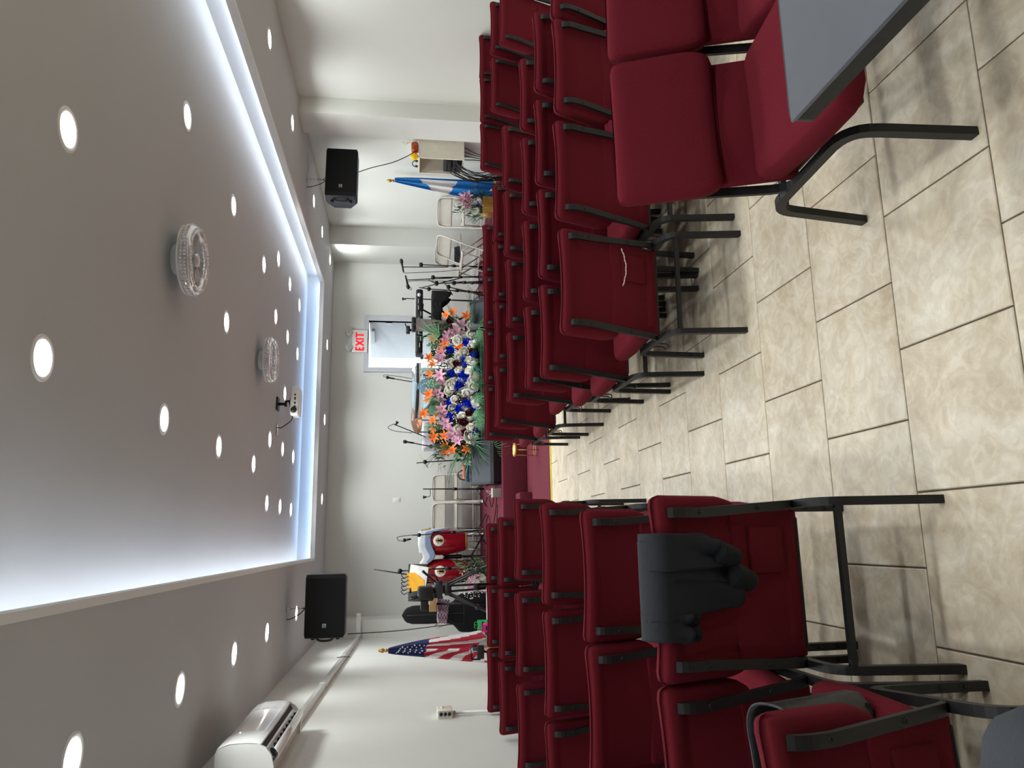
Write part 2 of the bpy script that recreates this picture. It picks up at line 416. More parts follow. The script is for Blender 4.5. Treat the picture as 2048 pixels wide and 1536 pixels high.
for y in (.6, 1.9, 3.35, 4.8, 6.25, 7.65, 9.58, 10.6): downlight(4.41, y, HC, 'round recessed downlight in the low ceiling on the wall cabinet side', 'low ceiling downlights, cabinet side')
for x in (.64, 1.84, 3.02, 4.42): downlight(x, 11.75, HC, 'round recessed downlight in the low ceiling along the back wall', 'low ceiling downlights, back wall')
# ------------------------------------------------------------------ padded stacking chair
BASE = Vector((0, .19, .335)); BUP = Vector((0, -.185, .505)).normalized(); BN = Vector((0, BUP.z, -BUP.y))   # back frame: up along the back, normal towards the sitter
def bk(x, s, d): return Vector((x, 0, 0))+BASE+BUP*s+BN*d
BM = Matrix(((1, 0, 0, 0), (0, BN.y, BUP.y, BASE.y), (0, BN.z, BUP.z, BASE.z), (0, 0, 0, 1)))
def make_chair():
    t = thing('stacking_chair', '', 'chair')
    def padfn(q):
        x, y, z = q
        k = max(0, 1-(abs(x)/.205)**8)*max(0, 1-(abs(z+.03)/.155)**8)
        if y < 0: y += .013*min(1, k*1.5)                                # recessed rear panel
        else: y += -.014*math.cos(x*PI/.6)+.008*math.cos((z+.05)*9)     # gently hollowed front
        w = 1-.10*max(0, (-z-.09)/.09)                                   # narrows at the bottom
        return Vector((x*w, y+.018*(x/.25)**2, z))
    MB().rbox((0, .036, .362), (.50, .072, .315), .034, (12, 1, 12), padfn, BM).build('backrest', fabric_m, t)
    MB().rbox((0, .028, .125), (.425, .030, .27), .010, (2, 1, 2), None, BM).build('lower_back_panel', fabric_m, t)
    pk = MB().rbox((.095, .009, .135), (.13, .012, .13), .004, (2, 1, 2), None, BM); pk.build('pocket', fabric_m, t)
    def seatfn(q):
        x, y, z = q
        tz = (z+.0625)/.125; x0 = x
        z -= .03*tz*max(0, (y-.12)/.1)**2                                # front edge rolls down
        z -= .012*tz*math.cos(x*PI/.5)*math.cos(y*PI/.45)
        w = 1-.13*max(0, (.05-y)/.27)
        z += (1-tz)*.03*max(0, (abs(x0)-.15)/.1)
        return Vector((x*w, y, z))
    MB().rbox((0, .40, .402), (.50, .435, .125), .045, (8, 8, 2), seatfn).build('seat', fabric_m, t)
    MB().rbox((0, .38, .338), (.38, .36, .014), .006, (1, 1, 1)).build('seat_pan', black_m, t)
    RW = (.026, .026)
    for sx in (-1, 1):
        x = sx*.228
        fl = [(x, .512, 0), (x, .500, .25)]+bez((x, .498, .27), (x, .494, .342), (x, .42, .346), 6)
        mb = MB().tube(fl, 1, rect=(.030, .024), up=(0, 1, 0)); mb.build('leg', blackmetal_m, t)
        rl = [(x, 0, 0), (x, .038, .245)]+bez((x, .042, .27), (x, .052, .338), (x, .13, .340), 6)
        MB().tube(rl, 1, rect=(.030, .024), up=(0, -1, 0)).build('leg', blackmetal_m, t)
        MB().tube([(x, .13, .340), (x, .42, .346)], 1, rect=(.028, .024), up=(0, 0, 1)).build('seat_rail', blackmetal_m, t)
        for (yy, zz, dz) in ((.4955, .14, 0), (.501, .07, 0)):
            MB().lathe([(.006, 0), (.006, .002), (.003, .003)], n=8, M=tr(x, yy-.0125, zz) @ rotm('X', PI/2)).build('bolt', black_m, t)
        xt, xb = sx*.200, sx*.226
        post = [bk(xb, .0, .012), bk(xb, -.012, -.002)]
        post = bez(bk(xb, -.003, .05), bk(xb, -.008, -.004), bk(xb*.985, .07, -.008), 5)+[bk(xt, .39, -.010)]+bez(bk(xt, .43, -.010), bk(xt, .466, -.010), bk(xt, .484, .014), 4)
        po = MB().tube(post, 1, rect=(.014, .027), up=(0, -1, .2)).build('back_post', blackmetal_m, t)
        for s_ in (.18, .40):
            MB().lathe([(.0065, 0), (.0065, .002), (.003, .003)], n=8, M=Matrix.Translation(bk(xt+(xb-xt)*max(0, .43-s_)/.43, s_, -.0172)) @ rotm('X', PI/2)).build('bolt', black_m, po)
    MB().tube([(-.228, .044, .292), (.228, .044, .292)], 1, rect=(.018, .018)).build('stretcher', blackmetal_m, t)
    hk = smooth_path([(-.238, .24, .335), (-.238, .24, .29), (-.252, .245, .28), (-.257, .27, .29), (-.252, .295, .28), (-.238, .30, .29), (-.238, .30, .335)], 3)
    MB().tube(hk, .0035, 6).build('ganging_hook', blackmetal_m, t)
    return t
ORD = ['aisle seat', 'second seat from the aisle', 'third seat from the aisle', 'fourth seat from the aisle']
ROWW = {1: 'row nearest the stage', 2: 'second row from the stage', 3: 'third row from the stage', 4: 'fourth row from the stage', 5: 'fifth row from the stage', 6: 'row farthest from the stage'}
rows = {
 ('exit sign half', 6): (3.12, [1.13, 1.69, 2.205, 2.715]), ('exit sign half', 5): (3.63, [1.045, 1.575, 2.11, 2.64]),
 ('exit sign half', 4): (4.14, [1.09, 1.62, 2.16, 2.71]), ('exit sign half', 3): (4.93, [1.15, 1.68, 2.22, 2.755]),
 ('exit sign half', 2): (5.67, [1.09, 1.60, 2.105, 2.61]), ('exit sign half', 1): (6.5, [1.10, 1.605, 2.11, 2.615]),
 ('air conditioner half', 6): (2.0, [-.135, -.637, -1.134]), ('air conditioner half', 5): (2.84, [-.14, -.638, -1.134]),
 ('air conditioner half', 4): (3.75, [-.07, -.59, -1.105]), ('air conditioner half', 3): (4.72, [0.0, -.565, -1.095]),
 ('air conditioner half', 2): (5.61, [-.085, -.59, -1.097]), ('air conditioner half', 1): (6.44, [-.11, -.615, -1.12])}
proto = make_chair(); used = False
rnd = random.Random(4)
def chair(x, y, rz, label, group):
    global used
    o = proto if not used else copy_tree(proto)
    used = True
    o.location = (x, y, 0); o.rotation_euler = (0, 0, rz); o['label'] = label; o['group'] = group
    return o
chairs = {}
for (half, r), (y, xs) in rows.items():
    for i, x in enumerate(xs):
        sp = {('exit sign half', 6, 1): .03, ('exit sign half', 6, 0): -.01, ('exit sign half', 5, 2): .02, ('exit sign half', 3, 2): .06, ('exit sign half', 3, 3): .09}.get((half, r, i), rnd.uniform(-.012, .012))
        chairs[(half, r, i)] = chair(x, y+sp, math.radians(rnd.uniform(-1.2, 1.2)), 'maroon padded chair, '+ORD[i]+', '+ROWW[r]+', '+half, 'maroon chairs in rows, '+half)
chairs[('exit sign half', 6, 0)]['label'] = 'maroon padded chair with a torn back pocket, row farthest from the stage'
chairs[('air conditioner half', 6, 0)]['label'] = 'maroon padded chair with a dark jacket hung over its back'
WR = {0: 'nearest the blue and white flag', 1: 'middle of the three', 2: 'touching the wall'}
for i, (x, y) in enumerate(((3.74, 6.66), (4.235, 6.65), (4.725, 6.68))):
    chair(x, y, math.radians(rnd.uniform(-1.5, 1.5)), 'maroon padded chair beside the wall cabinet, front row there, '+['inner seat', 'middle seat', 'wall seat'][i], 'maroon chairs by the cabinet wall')
for i, (x, y) in enumerate(((3.79, 5.71), (4.325, 5.70))):
    chair(x, y, math.radians([-1, -3][i]), 'maroon padded chair beside the wall cabinet, middle row there, '+['inner seat', 'outer seat'][i], 'maroon chairs by the cabinet wall')
chair(3.965, 5.07, math.radians(-1), 'maroon padded chair beside the wall cabinet, rearmost row there', 'maroon chairs by the cabinet wall')
chair(1.25, 2.20, PI+math.radians(3), 'maroon padded chair turned to face the grey table corner', 'maroon chairs at the grey table')
chair(1.775, 2.22, PI+math.radians(-1), 'maroon padded chair turned to face the long side of the grey table', 'maroon chairs at the grey table')
bagchair = chair(-.575, 1.385, math.radians(5), 'maroon padded chair with a black tote bag on its seat', 'maroon chairs behind the rows')
for _o in bpy.data.objects:
    if _o.parent is None and 'grey table' in str(_o.get('label')) and _o.get('category') == 'chair': _o.scale = (1, 1, 1.03)
packchair = chair(-.45, .50, math.radians(2), 'maroon padded chair carrying a dark grey backpack', 'maroon chairs behind the rows')
# the torn pocket: frayed white thread along its top edge
tc = chairs[('exit sign half', 6, 0)]
pts = [bk(.185-.014*i, .205-.022*math.sin(PI*i/13), .000+.002*math.sin(i*2)) for i in range(14)]
o = MB().tube(smooth_path(pts, 3), [.0022+.0016*math.sin(i*.9)**2 for i in range(40)], 5).build('torn_seam', mat('frayed_white_thread', (226, 206, 200), .9), tc); o['label'] = 'frayed white thread'
# ------------------------------------------------------------------ grey folding table in the foreground
tb = thing('folding_table', 'grey-topped rectangular table with a thick black edge', 'table', (.81+.38, 1.315-.9, 0))
TZ = .74
tabtop_m = mat('grey_laminate', (86, 88, 96), .55, var=.05, scale=5)
MB().rbox((0, 0, TZ-.004), (.748, 1.788, .008), .004, (1, 1, 1), lambda q: q).build('tabletop', tabtop_m, tb)
def rounded_rect(w, d, r, z, n=6):
    out = []
    for cx, cy, a0 in ((w/2-r, d/2-r, 0), (-w/2+r, d/2-r, 90), (-w/2+r, -d/2+r, 180), (w/2-r, -d/2+r, 270)):
        for i in range(n+1):
            a = math.radians(a0+90*i/n); out.append((cx+r*math.cos(a), cy+r*math.sin(a), z))
    return out
MB().prism(rounded_rect(.76, 1.80, .035, TZ-.036), (0, 0, .034)).build('edge_band', mat('black_edge_band', (34, 35, 38), .5, var=.35, scale=60), tb)
for sx in (-1, 1):
    for sy in (-1, 1): MB().tube([(sx*.14, sy*.40, 0), (sx*.14, sy*.38, TZ-.037)], .016, 10).build('leg', blackmetal_m, tb)
for sy in (-1, 1): MB().tube([(-.14, sy*.392, .3), (.14, sy*.392, .3)], .01, 8).build('crossbar', blackmetal_m, tb)

# ------------------------------------------------------------------ jacket over a chair back
jac_m = mat('dark_navy_softshell', (25, 28, 36), .8, var=.1, scale=20, bump=.25, bscale=60)
rib_m = mat('ribbed_dark_cuff', (18, 20, 27), .9, var=.15, scale=40, bump=.3, bscale=90)
jc = thing('jacket', 'dark navy softshell jacket folded over the maroon chair back', 'jacket', (-.145, 2.0, 0), chairs[('air conditioner half', 6, 0)].rotation_euler.z)
def jshape(x0, x1, s_bot0, s_bot1, d0, seed, top=.540, front=.10, taper=0.0):
    """cloth that comes up the sitter's side, folds over the chair top and hangs down the rear"""
    def fn(u, v):
        L1 = front; arc = .12
        x = x0+(x1-x0)*u
        sb = s_bot0+(s_bot1-s_bot0)*u
        total = (top-.03-sb)+arc+L1; t = v*total
        if t < top-.03-sb: s = sb+t; d = d0; k = 1-t/(top-.03-sb)
        elif t < top-.03-sb+arc:
            a = (t-(top-.03-sb))/arc*PI; R = (.083-d0)/2
            s = top-.03+math.sin(a)*.036; d = d0+R*(1-math.cos(a)); k = 0
        else: s = top-.03-(t-(top-.03-sb)-arc); d = .083; k = 0
        x = x+(x-(x0+x1)/2)*(-taper*k)
        w = .017*k*math.sin(u*9+seed+2*math.sin(v*5))+.012*k*noise.noise(Vector((u*6, v*7, seed)))
        return bk(x, s, d-max(0, .012+w)*k-.002)
    return fn
MB().grid(jshape(.135, -.075, .30, .27, -.012, 1.0, taper=.35), 18, 34, .010).build('body', jac_m, jc)
MB().grid(jshape(.155, .055, .36, .29, -.020, 4.0, top=.540, taper=.2), 14, 30, .009).build('sleeve', jac_m, jc)
def cuff(c0, c1, r0, r1):
    n = 22; a = Vector(c0); b = Vector(c1); mb = MB(); pts = [a+(b-a)*(i/10) for i in range(11)]
    mb.tube(pts, [r0+(r1-r0)*i/10+(.002 if i % 2 else 0) for i in range(11)], 14); return mb
cuff(bk(.045, .32, -.045), bk(.020, .245, -.040), .034, .027).build('cuff', rib_m, jc)
cuff(bk(.105, .36, -.042), bk(.085, .295, -.045), .030, .024).build('cuff', rib_m, jc)
MB().grid(jshape(-.055, -.125, .455, .455, -.010, 7.0, front=.08), 8, 26, .010).build('sleeve', jac_m, jc)
MB().grid(jshape(-.06, -.12, .432, .432, -.014, 7.0, front=.0, top=.482), 10, 6, .010).build('hem_band', rib_m, jc)
MB().tube(smooth_path([bk(.03, .53, -.016), bk(.028, .46, -.034), bk(.03, .38, -.046), bk(.02, .31, -.046)], 4), .0025, 6).build('seam', rib_m, jc)

# ------------------------------------------------------------------ tote bag on the chair, backpack behind
bg = thing('tote_bag', 'worn black tote bag standing on the maroon chair seat', 'bag', (bagchair.location.x, bagchair.location.y, 0), bagchair.rotation_euler.z)
bag_m = mat('worn_black_leather', (30, 31, 33), .5, var=.4, scale=20, bump=.4, bscale=60)
def bagfn(u, v):
    a = 2*PI*u; z = .470+.25*v
    w = .165-.01*v; d = .085+.02*v
    return (.085+w*math.copysign(abs(math.cos(a))**.55, math.cos(a)), .345-.09*v+d*math.copysign(abs(math.sin(a))**.7, math.sin(a))+.006*noise.noise(Vector((a*2, v*4, 0))), z+.012*math.sin(a*2)*v)
MB().grid(bagfn, 40, 14, .004).build('body', bag_m, bg)
MB().box((-.06, .275, .470), (.23, .415, .476)).build('bottom', bag_m, bg)
rim = [Vector(bagfn(i/40, 1)) for i in range(41)]
MB().tube(rim, .003, 6).build('zip', mat('dark_zip', (60, 62, 66), .5, .4), bg)
for s_ in (-1, 1):
    MB().tube(smooth_path([(.02, .255+s_*.108, .715), (.03, .275+s_*.12, .64), (.085, .29+s_*.125, .60), (.15, .275+s_*.12, .64), (.16, .255+s_*.108, .715)], 5), .006, 6).build('handle', bag_m, bg)
bp_ = thing('backpack', 'dark grey rounded backpack on the chair behind the tote bag', 'backpack', (packchair.location.x+.03, packchair.location.y+.38, .465), math.radians(4))
bpm = mat('dark_grey_canvas', (62, 65, 72), .85, var=.1, bump=.3, bscale=200)
MB().rbox((0, 0, .165), (.44, .22, .33), .10, (6, 4, 6)).build('body', bpm, bp_)
MB().rbox((0, .12, .11), (.32, .05, .16), .028, (4, 1, 4)).build('front_pocket', bpm, bp_)
MB().tube(smooth_path([(-.05, 0, .325), (-.03, 0, .35), (.03, 0, .35), (.05, 0, .325)], 4), .009, 8).build('top_handle', black_m, bp_)
for s_ in (-1, 1): MB().tube(smooth_path([(s_*.1, -.10, .26), (s_*.13, -.14, .18), (s_*.15, -.11, .06)], 5), 1, rect=(.008, .05)).build('strap', black_m, bp_)

# ------------------------------------------------------------------ hanging loudspeakers
def chain_mesh(z0, z1, x=0, y=0):
    mb = MB(); n = max(2, int((z1-z0)/.034))
    for i in range(n):
        c = z0+(z1-z0)*(i+.5)/n; pts = []
        for k in range(11):
            a = 2*PI*k/10; p = Vector((.012*math.cos(a), 0, .023*math.sin(a)))
            if i % 2: p = Vector((0, p.x, p.z))
            pts.append((x+p.x, y+p.y, c+p.z))
        mb.tube(pts, .0035, 6, cap=False)
    return mb
def hanging_speaker(cx, cy, z0, z1, rz, label, cable_pts, badge_x, hook):
    W, D, H = .66, .36, z1-z0
    t = thing('loudspeaker', label, 'loudspeaker', (cx, cy, z0), rz, 'loudspeakers hung from the ceiling')
    poly = [(-W/2, -D/2+.03, .02), (-W/2+.02, -D/2, .0), (W/2-.02, -D/2, .0), (W/2, -D/2+.03, .02)]
    c = .05
    prof = [(-D/2+.012, 0), (D/2-.14, 0), (D/2, .09), (D/2, H-.09), (D/2-.14, H), (-D/2+.012, H)]
    body = MB().prism([(-W/2+.03, y, z) for y, z in prof], (W-.06, 0, 0))
    body.rbox((-W/2+.025, -.06, H/2), (.05, D-.14, H-.02), .02, (1, 1, 1)); body.rbox((W/2-.025, -.06, H/2), (.05, D-.14, H-.02), .02, (1, 1, 1))
    b = body.build('cabinet', dark_m, t)
    gr = MB().prism([(-W/2+.006, -D/2+.014, .012), (-W/2+.045, -D/2, .006), (W/2-.045, -D/2, .006), (W/2-.006, -D/2+.014, .012)], (0, 0, H-.018))
    gr.build('grille', grille_m, t)
    bd = MB().box((badge_x-.02, -D/2-.004, H*.46), (badge_x+.02, -D/2, H*.46+.04)).build('badge', mat('pale_badge', (170, 172, 176), .4, .3), t)
    e = MB(); q = badge_x-.013
    for dz in (.008, .019, .030): e.box((q, -D/2-.0052, H*.46+dz-.0025), (q+.011, -D/2-.004, H*.46+dz+.0025))
    e.box((q-.002, -D/2-.0052, H*.46+.0055), (q+.002, -D/2-.004, H*.46+.0325))
    e.tube([(q+.016, -D/2-.0046, H*.46+.032), (q+.021, -D/2-.0046, H*.46+.008), (q+.026, -D/2-.0046, H*.46+.032)], .0018, 4)
    e.build('badge_mark', black_m, bd)
    for zz in (.08, H-.08):
        MB().lathe([(.022, 0), (.02, .028), (.012, .03)], n=14, M=tr(-W/2+.004, -.05, zz) @ rotm('Y', -PI/2)).build('foot', black_m, t)
    MB().tube(smooth_path([(-W/2, -.1, H/2-.09), (-W/2-.03, -.1, H/2-.05), (-W/2-.03, -.1, H/2+.05), (-W/2, -.1, H/2+.09)], 4), .012, 8).build('handle', dark_m, t)
    hx, hy = hook
    ch = chain_mesh(H, HC-z0-.006, hx, hy); ch.build('chain', chrome_m, t)
    MB().tube([(hx, hy-.09, H-.005), (hx, hy, H+.05), (hx, hy+.06, H-.005)], .003, 6).build('suspension_wire', black_m, t)
    MB().box((hx-.03, hy-.03, HC-z0-.006), (hx+.03, hy+.03, HC-z0)).build('ceiling_plate', chrome_m, t)
    # signal lead up to the ceiling
    s1 = hx-.11
    MB().tube(smooth_path([(s1, hy, HC-z0), (s1+.005, hy, HC-z0-.05), (s1+.06, hy, H+.06), (s1+.14, hy, H-.004)], 5), .005, 6).build('signal_lead', black_m, t)
    M = Matrix.Rotation(-rz, 3, 'Z')
    pts = [M @ (Vector(p)-Vector((cx, cy, z0))) for p in cable_pts]
    MB().tube(smooth_path(pts, 6), .0055, 6).build('power_cable', black_m, t)
    return t
A = lambda px, py, Y: at_y(px, py, Y)
hanging_speaker(-.66, 8.74, 2.14, 2.56, 0, 'black loudspeaker lying sideways on a chain above the striped flag', [A(696, 1268, 8.75), A(790, 1262, 9.2), A(860, 1254, 9.6), Vector(A(925, 1246, 9.9)), A(946, 1243, 10.0)], -.20, (-.03, 0))
hanging_speaker(4.42, 8.93, 2.15, 2.53, math.radians(5), 'black loudspeaker on a chain above the small wall cabinet, its end showing', [A(717, 344, 8.95), A(745, 335, 8.9), A(785, 325, 8.86), A(815, 312, 8.83), A(834, 300, 8.8)], -.20, (-.02, 0))

# ------------------------------------------------------------------ air conditioner, its pipe cover, junction box
ac = thing('air_conditioner', 'glossy white wall air conditioner with an open louvre', 'air conditioner', (XL, 5.02, 2.27))
Lac = 1.22; acw = mat('glossy_white_plastic', (233, 233, 232), .16, var=.015, coat=.6)
prof = [(0, .0), (.085, -.004), (.15, .012), (.195, .045), (.215, .085), (.222, .16), (.218, .26), (.20, .315), (.165, .335), (0, .335)]
prof2 = [(0, .02), (.11, .02), (.17, .05), (.2, .09), (.208, .16), (.204, .255), (.185, .305), (.155, .32), (0, .32)]
b = MB().prism([(x, .012, z) for x, z in prof2], (0, Lac-.024, 0)); b.build('casing', acw, ac)
fp = MB()
def acfn(u, v):
    P = [(.155, .337), (.20, .318), (.220, .262), (.224, .16), (.218, .10), (.21, .075)]
    k = v*(len(P)-1); i = min(int(k), len(P)-2); f = k-i
    return (P[i][0]+(P[i+1][0]-P[i][0])*f, Lac*u, P[i][1]+(P[i+1][1]-P[i][1])*f)
fp.grid(acfn, 4, 20, .006); fp.build('front_panel', acw, ac)
for y0 in (-.004, Lac-.014):
    MB().prism([(x, y0, z) for x, z in prof], (0, .018, 0)).build('end_cap', acw, ac)
MB().prism([(.095, .03, .012), (.20, .03, .072), (.2, .03, .078), (.095, .03, .018)], (0, Lac-.06, 0)).build('outlet', black_m, ac)
lv = MB().grid(lambda u, v: (.105+.075*v, .06+(Lac-.12)*u, -.012+.018*v-.02*math.sin(v*PI)), 2, 6, .004); lv.build('louvre', acw, ac)
for k in range(9):
    y = .12+k*(Lac-.24)/8; MB().rbox((.14, y, .022), (.05, .004, .035), .002, (1, 1, 1)).build('vane', dark_m, ac)
pc = thing('pipe_cover', 'long white pipe cover running along the wall from the air conditioner', 'pipe cover', (XL+.001, 0, 0))
zc = lambda y: 2.335-.15*(y-6.3)/5.5
def duct(y0, y1, h=.032, w=.055):
    mb = MB(); n = 6; vs = []; 
    pr = [(0, -h), (w*.6, -h), (w, -h*.6), (w, h*.6), (w*.6, h), (0, h)]
    mb.prism([(x, y0, zc(y0)+z) for x, z in pr], (0, y1-y0, zc(y1)-zc(y0))); return mb
for (a, b2) in ((6.26, 8.0), (8.0, 9.9), (9.9, 11.85)): duct(a, b2).build('cover_section', acw, pc)
for y in (8.0, 9.9): duct(y-.05, y+.05, .036, .060).build('joint_clip', acw, pc)
MB().prism([(0, 11.85, zc(11.85)-.032), (0, 11.795, zc(11.85)-.032), (0, 11.795, zc(11.85)+.032), (0, 11.85, zc(11.85)+.032)], (.36, 0, 0)).build('cover_section', acw, pc)
MB().tube(smooth_path([(.062, 9.55, zc(9.55)+.05), (.066, 9.56, zc(9.55)), (.062, 9.57, zc(9.55)-.10)], 4), .004, 6).build('cable_tie', black_m, pc)
jb = thing('outlet_box', 'small cream surface outlet box on the wall below the air conditioner', 'outlet', (XL, 6.55, 1.18))
MB().rbox((.03, 0, 0), (.06, .20, .12), .004, (1, 1, 1)).build('box', cream_m, jb)
fpz = MB().box((.012, -.104, -.055), (.058, -.1, .055)).build('face_plate', mat('steel_plate', (190, 190, 188), .35, .7), jb)
for z in (-.033, 0, .033):
    MB().lathe([(.014, 0), (.014, .002)], n=12, M=tr(.035, -.104, z) @ rotm('X', PI/2)).build('socket', black_m, fpz)
MB().lathe([(.014, 0), (.012, .012)], n=12, M=tr(.06, 0, .02) @ rotm('Y', PI/2)).build('knockout_plug', white_m, jb)
MB().tube([(.022, 0, -.06), (.022, 0, -1.17)], .011, 10).build('conduit', trim_m, jb)
MB().lathe([(.016, -.085), (.016, -.06)], c=(.022, 0, 0), n=10).build('connector', chrome_m, jb)

# ------------------------------------------------------------------ exit sign
ex = thing('exit_sign', 'white exit sign with red letters and two round emergency lamps', 'exit sign', (0, YB, 0))
a, b2 = at_y(704, 706, YB), at_y(737, 662, YB)
ZX0, ZX1 = DZ1+.015, a.z
MB().rbox(((a.x+b2.x)/2, -.03, (ZX0+ZX1)/2), (b2.x-a.x, .06, ZX1-ZX0), .008, (1, 1, 1)).build('housing', white_m, ex)
def glyphs(mb, strokes, x0, z0, w, h, y, th):
    for (p, q) in strokes:
        A_, B_ = Vector((x0+p[0]*w, y, z0+p[1]*h)), Vector((x0+q[0]*w, y, z0+q[1]*h))
        mb.tube([A_, B_], 1, rect=(.004, th), up=(0, 1, 0))
LET = {'E': [((0.1, 0), (.1, 1)), ((.02, .95), (.9, .95)), ((.02, .5), (.75, .5)), ((.02, .05), (.9, .05))], 'X': [((.05, 0), (.95, 1)), ((.05, 1), (.95, 0))], 'I': [((.5, 0), (.5, 1))], 'T': [((.5, 0), (.5, 1)), ((.0, .95), (1, .95))]}
lt = MB(); n0 = a.x+.035; Wd = (b2.x-a.x-.07); hz = ZX1-ZX0
for ch, x0, ww in (('E', 0, .20), ('X', .24, .30), ('I', .55, .12), ('T', .68, .30)):
    glyphs(lt, LET[ch], n0+x0*Wd, ZX0+.06, ww*Wd, hz-.12, -.063, .026)
lt.build('lettering', mat('red_lit_letters', (232, 28, 44), .4, var=.03, emit=((235, 30, 45), .6)), ex)
for x in (a.x+.075, b2.x-.045):
    g = MB().lathe([(.001, .05), (.035, .048), (.052, .03), (.058, 0), (.05, -.004)], n=20, M=tr(x, -.05, ZX1+.055) @ rotm('X', math.radians(115))).build('emergency_lamp', white_m, ex)
    MB().lathe([(.001, 0), (.03, -.006), (.05, -.001)], n=20, M=tr(x, -.05, ZX1+.055) @ rotm('X', math.radians(115)) @ tr(0, 0, .052) @ rotm('X', PI), cap=False).build('lamp_lens', mat('faceted_lamp', (196, 198, 200), .2, .25, var=.45, scale=90), g)
    MB().tube([(x, -.03, ZX1-.005), (x, -.03, ZX1+.04)], .014, 10).build('lamp_neck', white_m, g)

# ------------------------------------------------------------------ two fan lights, projector
def fan_light(x, y, label):
    t = thing('fan_light', label, 'ceiling fan', (x, y, HT), group='crystal ring fan lights')
    MB().lathe([(.09, 0), (.10, -.01), (.10, -.055), (.085, -.06)], n=32).build('mount_base', white_m, t)
    R = .225
    MB().lathe([(.08, -.062), (R-.03, -.064), (R, -.075), (R, -.082), (R-.035, -.084), (.08, -.070)], n=40).build('housing', white_m, t)
    ringm = mat('crystal_acrylic', (235, 238, 244), .08, trans=.75, var=.05, scale=80, ior=1.5)
    MB().lathe([(R-.002, -.084), (R+.004, -.10), (R+.002, -.135), (R-.012, -.155), (R-.035, -.160), (R-.05, -.15), (R-.045, -.10), (R-.038, -.084)], n=56, cap=False).build('crystal_ring', ringm, t)
    bd = MB(); m2 = mat('crystal_bead', (236, 239, 245), .06, .55, var=.3, scale=60)
    for k in range(64):
        a = 2*PI*k/64
        for (rr, zz, s_) in ((R+.003, -.104, .0075), (R+.003, -.126, .0075), (R-.018, -.159, .0085), (R-.042, -.150, .007)):
            bd.ball((rr*math.cos(a), rr*math.sin(a), zz), s_, 5, 4)
    o = bd.build('crystal_beads', m2, t); o['kind'] = 'stuff'
    MB().lathe([(.035, -.07), (.035, -.12), (.045, -.125), (.045, -.15), (.02, -.158)], n=20).build('hub', mat('clear_hub', (220, 222, 226), .15, trans=.4), t)
    for k in range(5):
        a = 2*PI*k/5+.3
        bl = MB().grid(lambda u, v: (.04+.125*u, (v-.5)*(.03+.035*u), -.132+.012*(v-.5)), 4, 3, .002); o = bl.build('blade', ringm, t); o.rotation_euler = (0, 0, a)
    return t
fan_light(1.82, 4.93, 'crystal ring fan light in the raised ceiling between plain downlights')
fan_light(1.845, 7.86, 'crystal ring fan light in the raised ceiling beside the projector')
pj = thing('projector', 'white projector hanging from a black bracket under the raised ceiling', 'projector', (1.60, 9.05, HT))
MB().rbox((0, 0, -.01), (.15, .15, .018), .004, (1, 1, 1)).build('ceiling_plate', black_m, pj)
MB().tube([(0, 0, -.02), (0, 0, -.10)], .018, 10).tube([(-.03, 0, -.10), (.03, 0, -.10), (.035, 0, -.15)], .015, 8).build('bracket', black_m, pj)
pb = MB().rbox((.02, 0, -.215), (.34, .26, .10), .022, (2, 2, 1)).build('body', white_m, pj)
for k, (px_, w_) in enumerate(((-.06, .02), (-.02, .025), (.03, .03), (.08, .02))): MB().box((px_, -.1335, -.23), (px_+w_, -.13, -.212)).build('port', black_m, pb)
MB().lathe([(.035, 0), (.035, .01)], n=20, M=tr(-.09, -.1305, -.21) @ rotm('X', PI/2)).build('speaker_vent', dark_m, pb)
for k in range(4): MB().tube([(0, 0, -.14), (.02+.11*math.cos(PI/4+k*PI/2), .08*math.sin(PI/4+k*PI/2), -.165)], .006, 6).build('mount_arm', black_m, pj)
q = at_z(553, 855, HT)
MB().tube(smooth_path([(-.13, -.05, -.19), (-.20, -.02, -.17), (-.28, 0, -.06), (q.x-1.60, q.y-9.05, -.03), (q.x-1.60, q.y-9.05, -.008)], 6), .006, 6).build('power_cable', black_m, pj)
oc = thing('ceiling_outlet', 'small metal outlet plate on the raised ceiling where the projector plugs in', 'outlet', (q.x, q.y, HT))
MB().rbox((-.03, 0, -.006), (.13, .07, .012), .003, (1, 1, 1)).build('plate', chrome_m, oc)
MB().lathe([(.014, -.018), (.014, -.012)], c=(-.055, 0, 0), n=10).build('socket', white_m, oc)
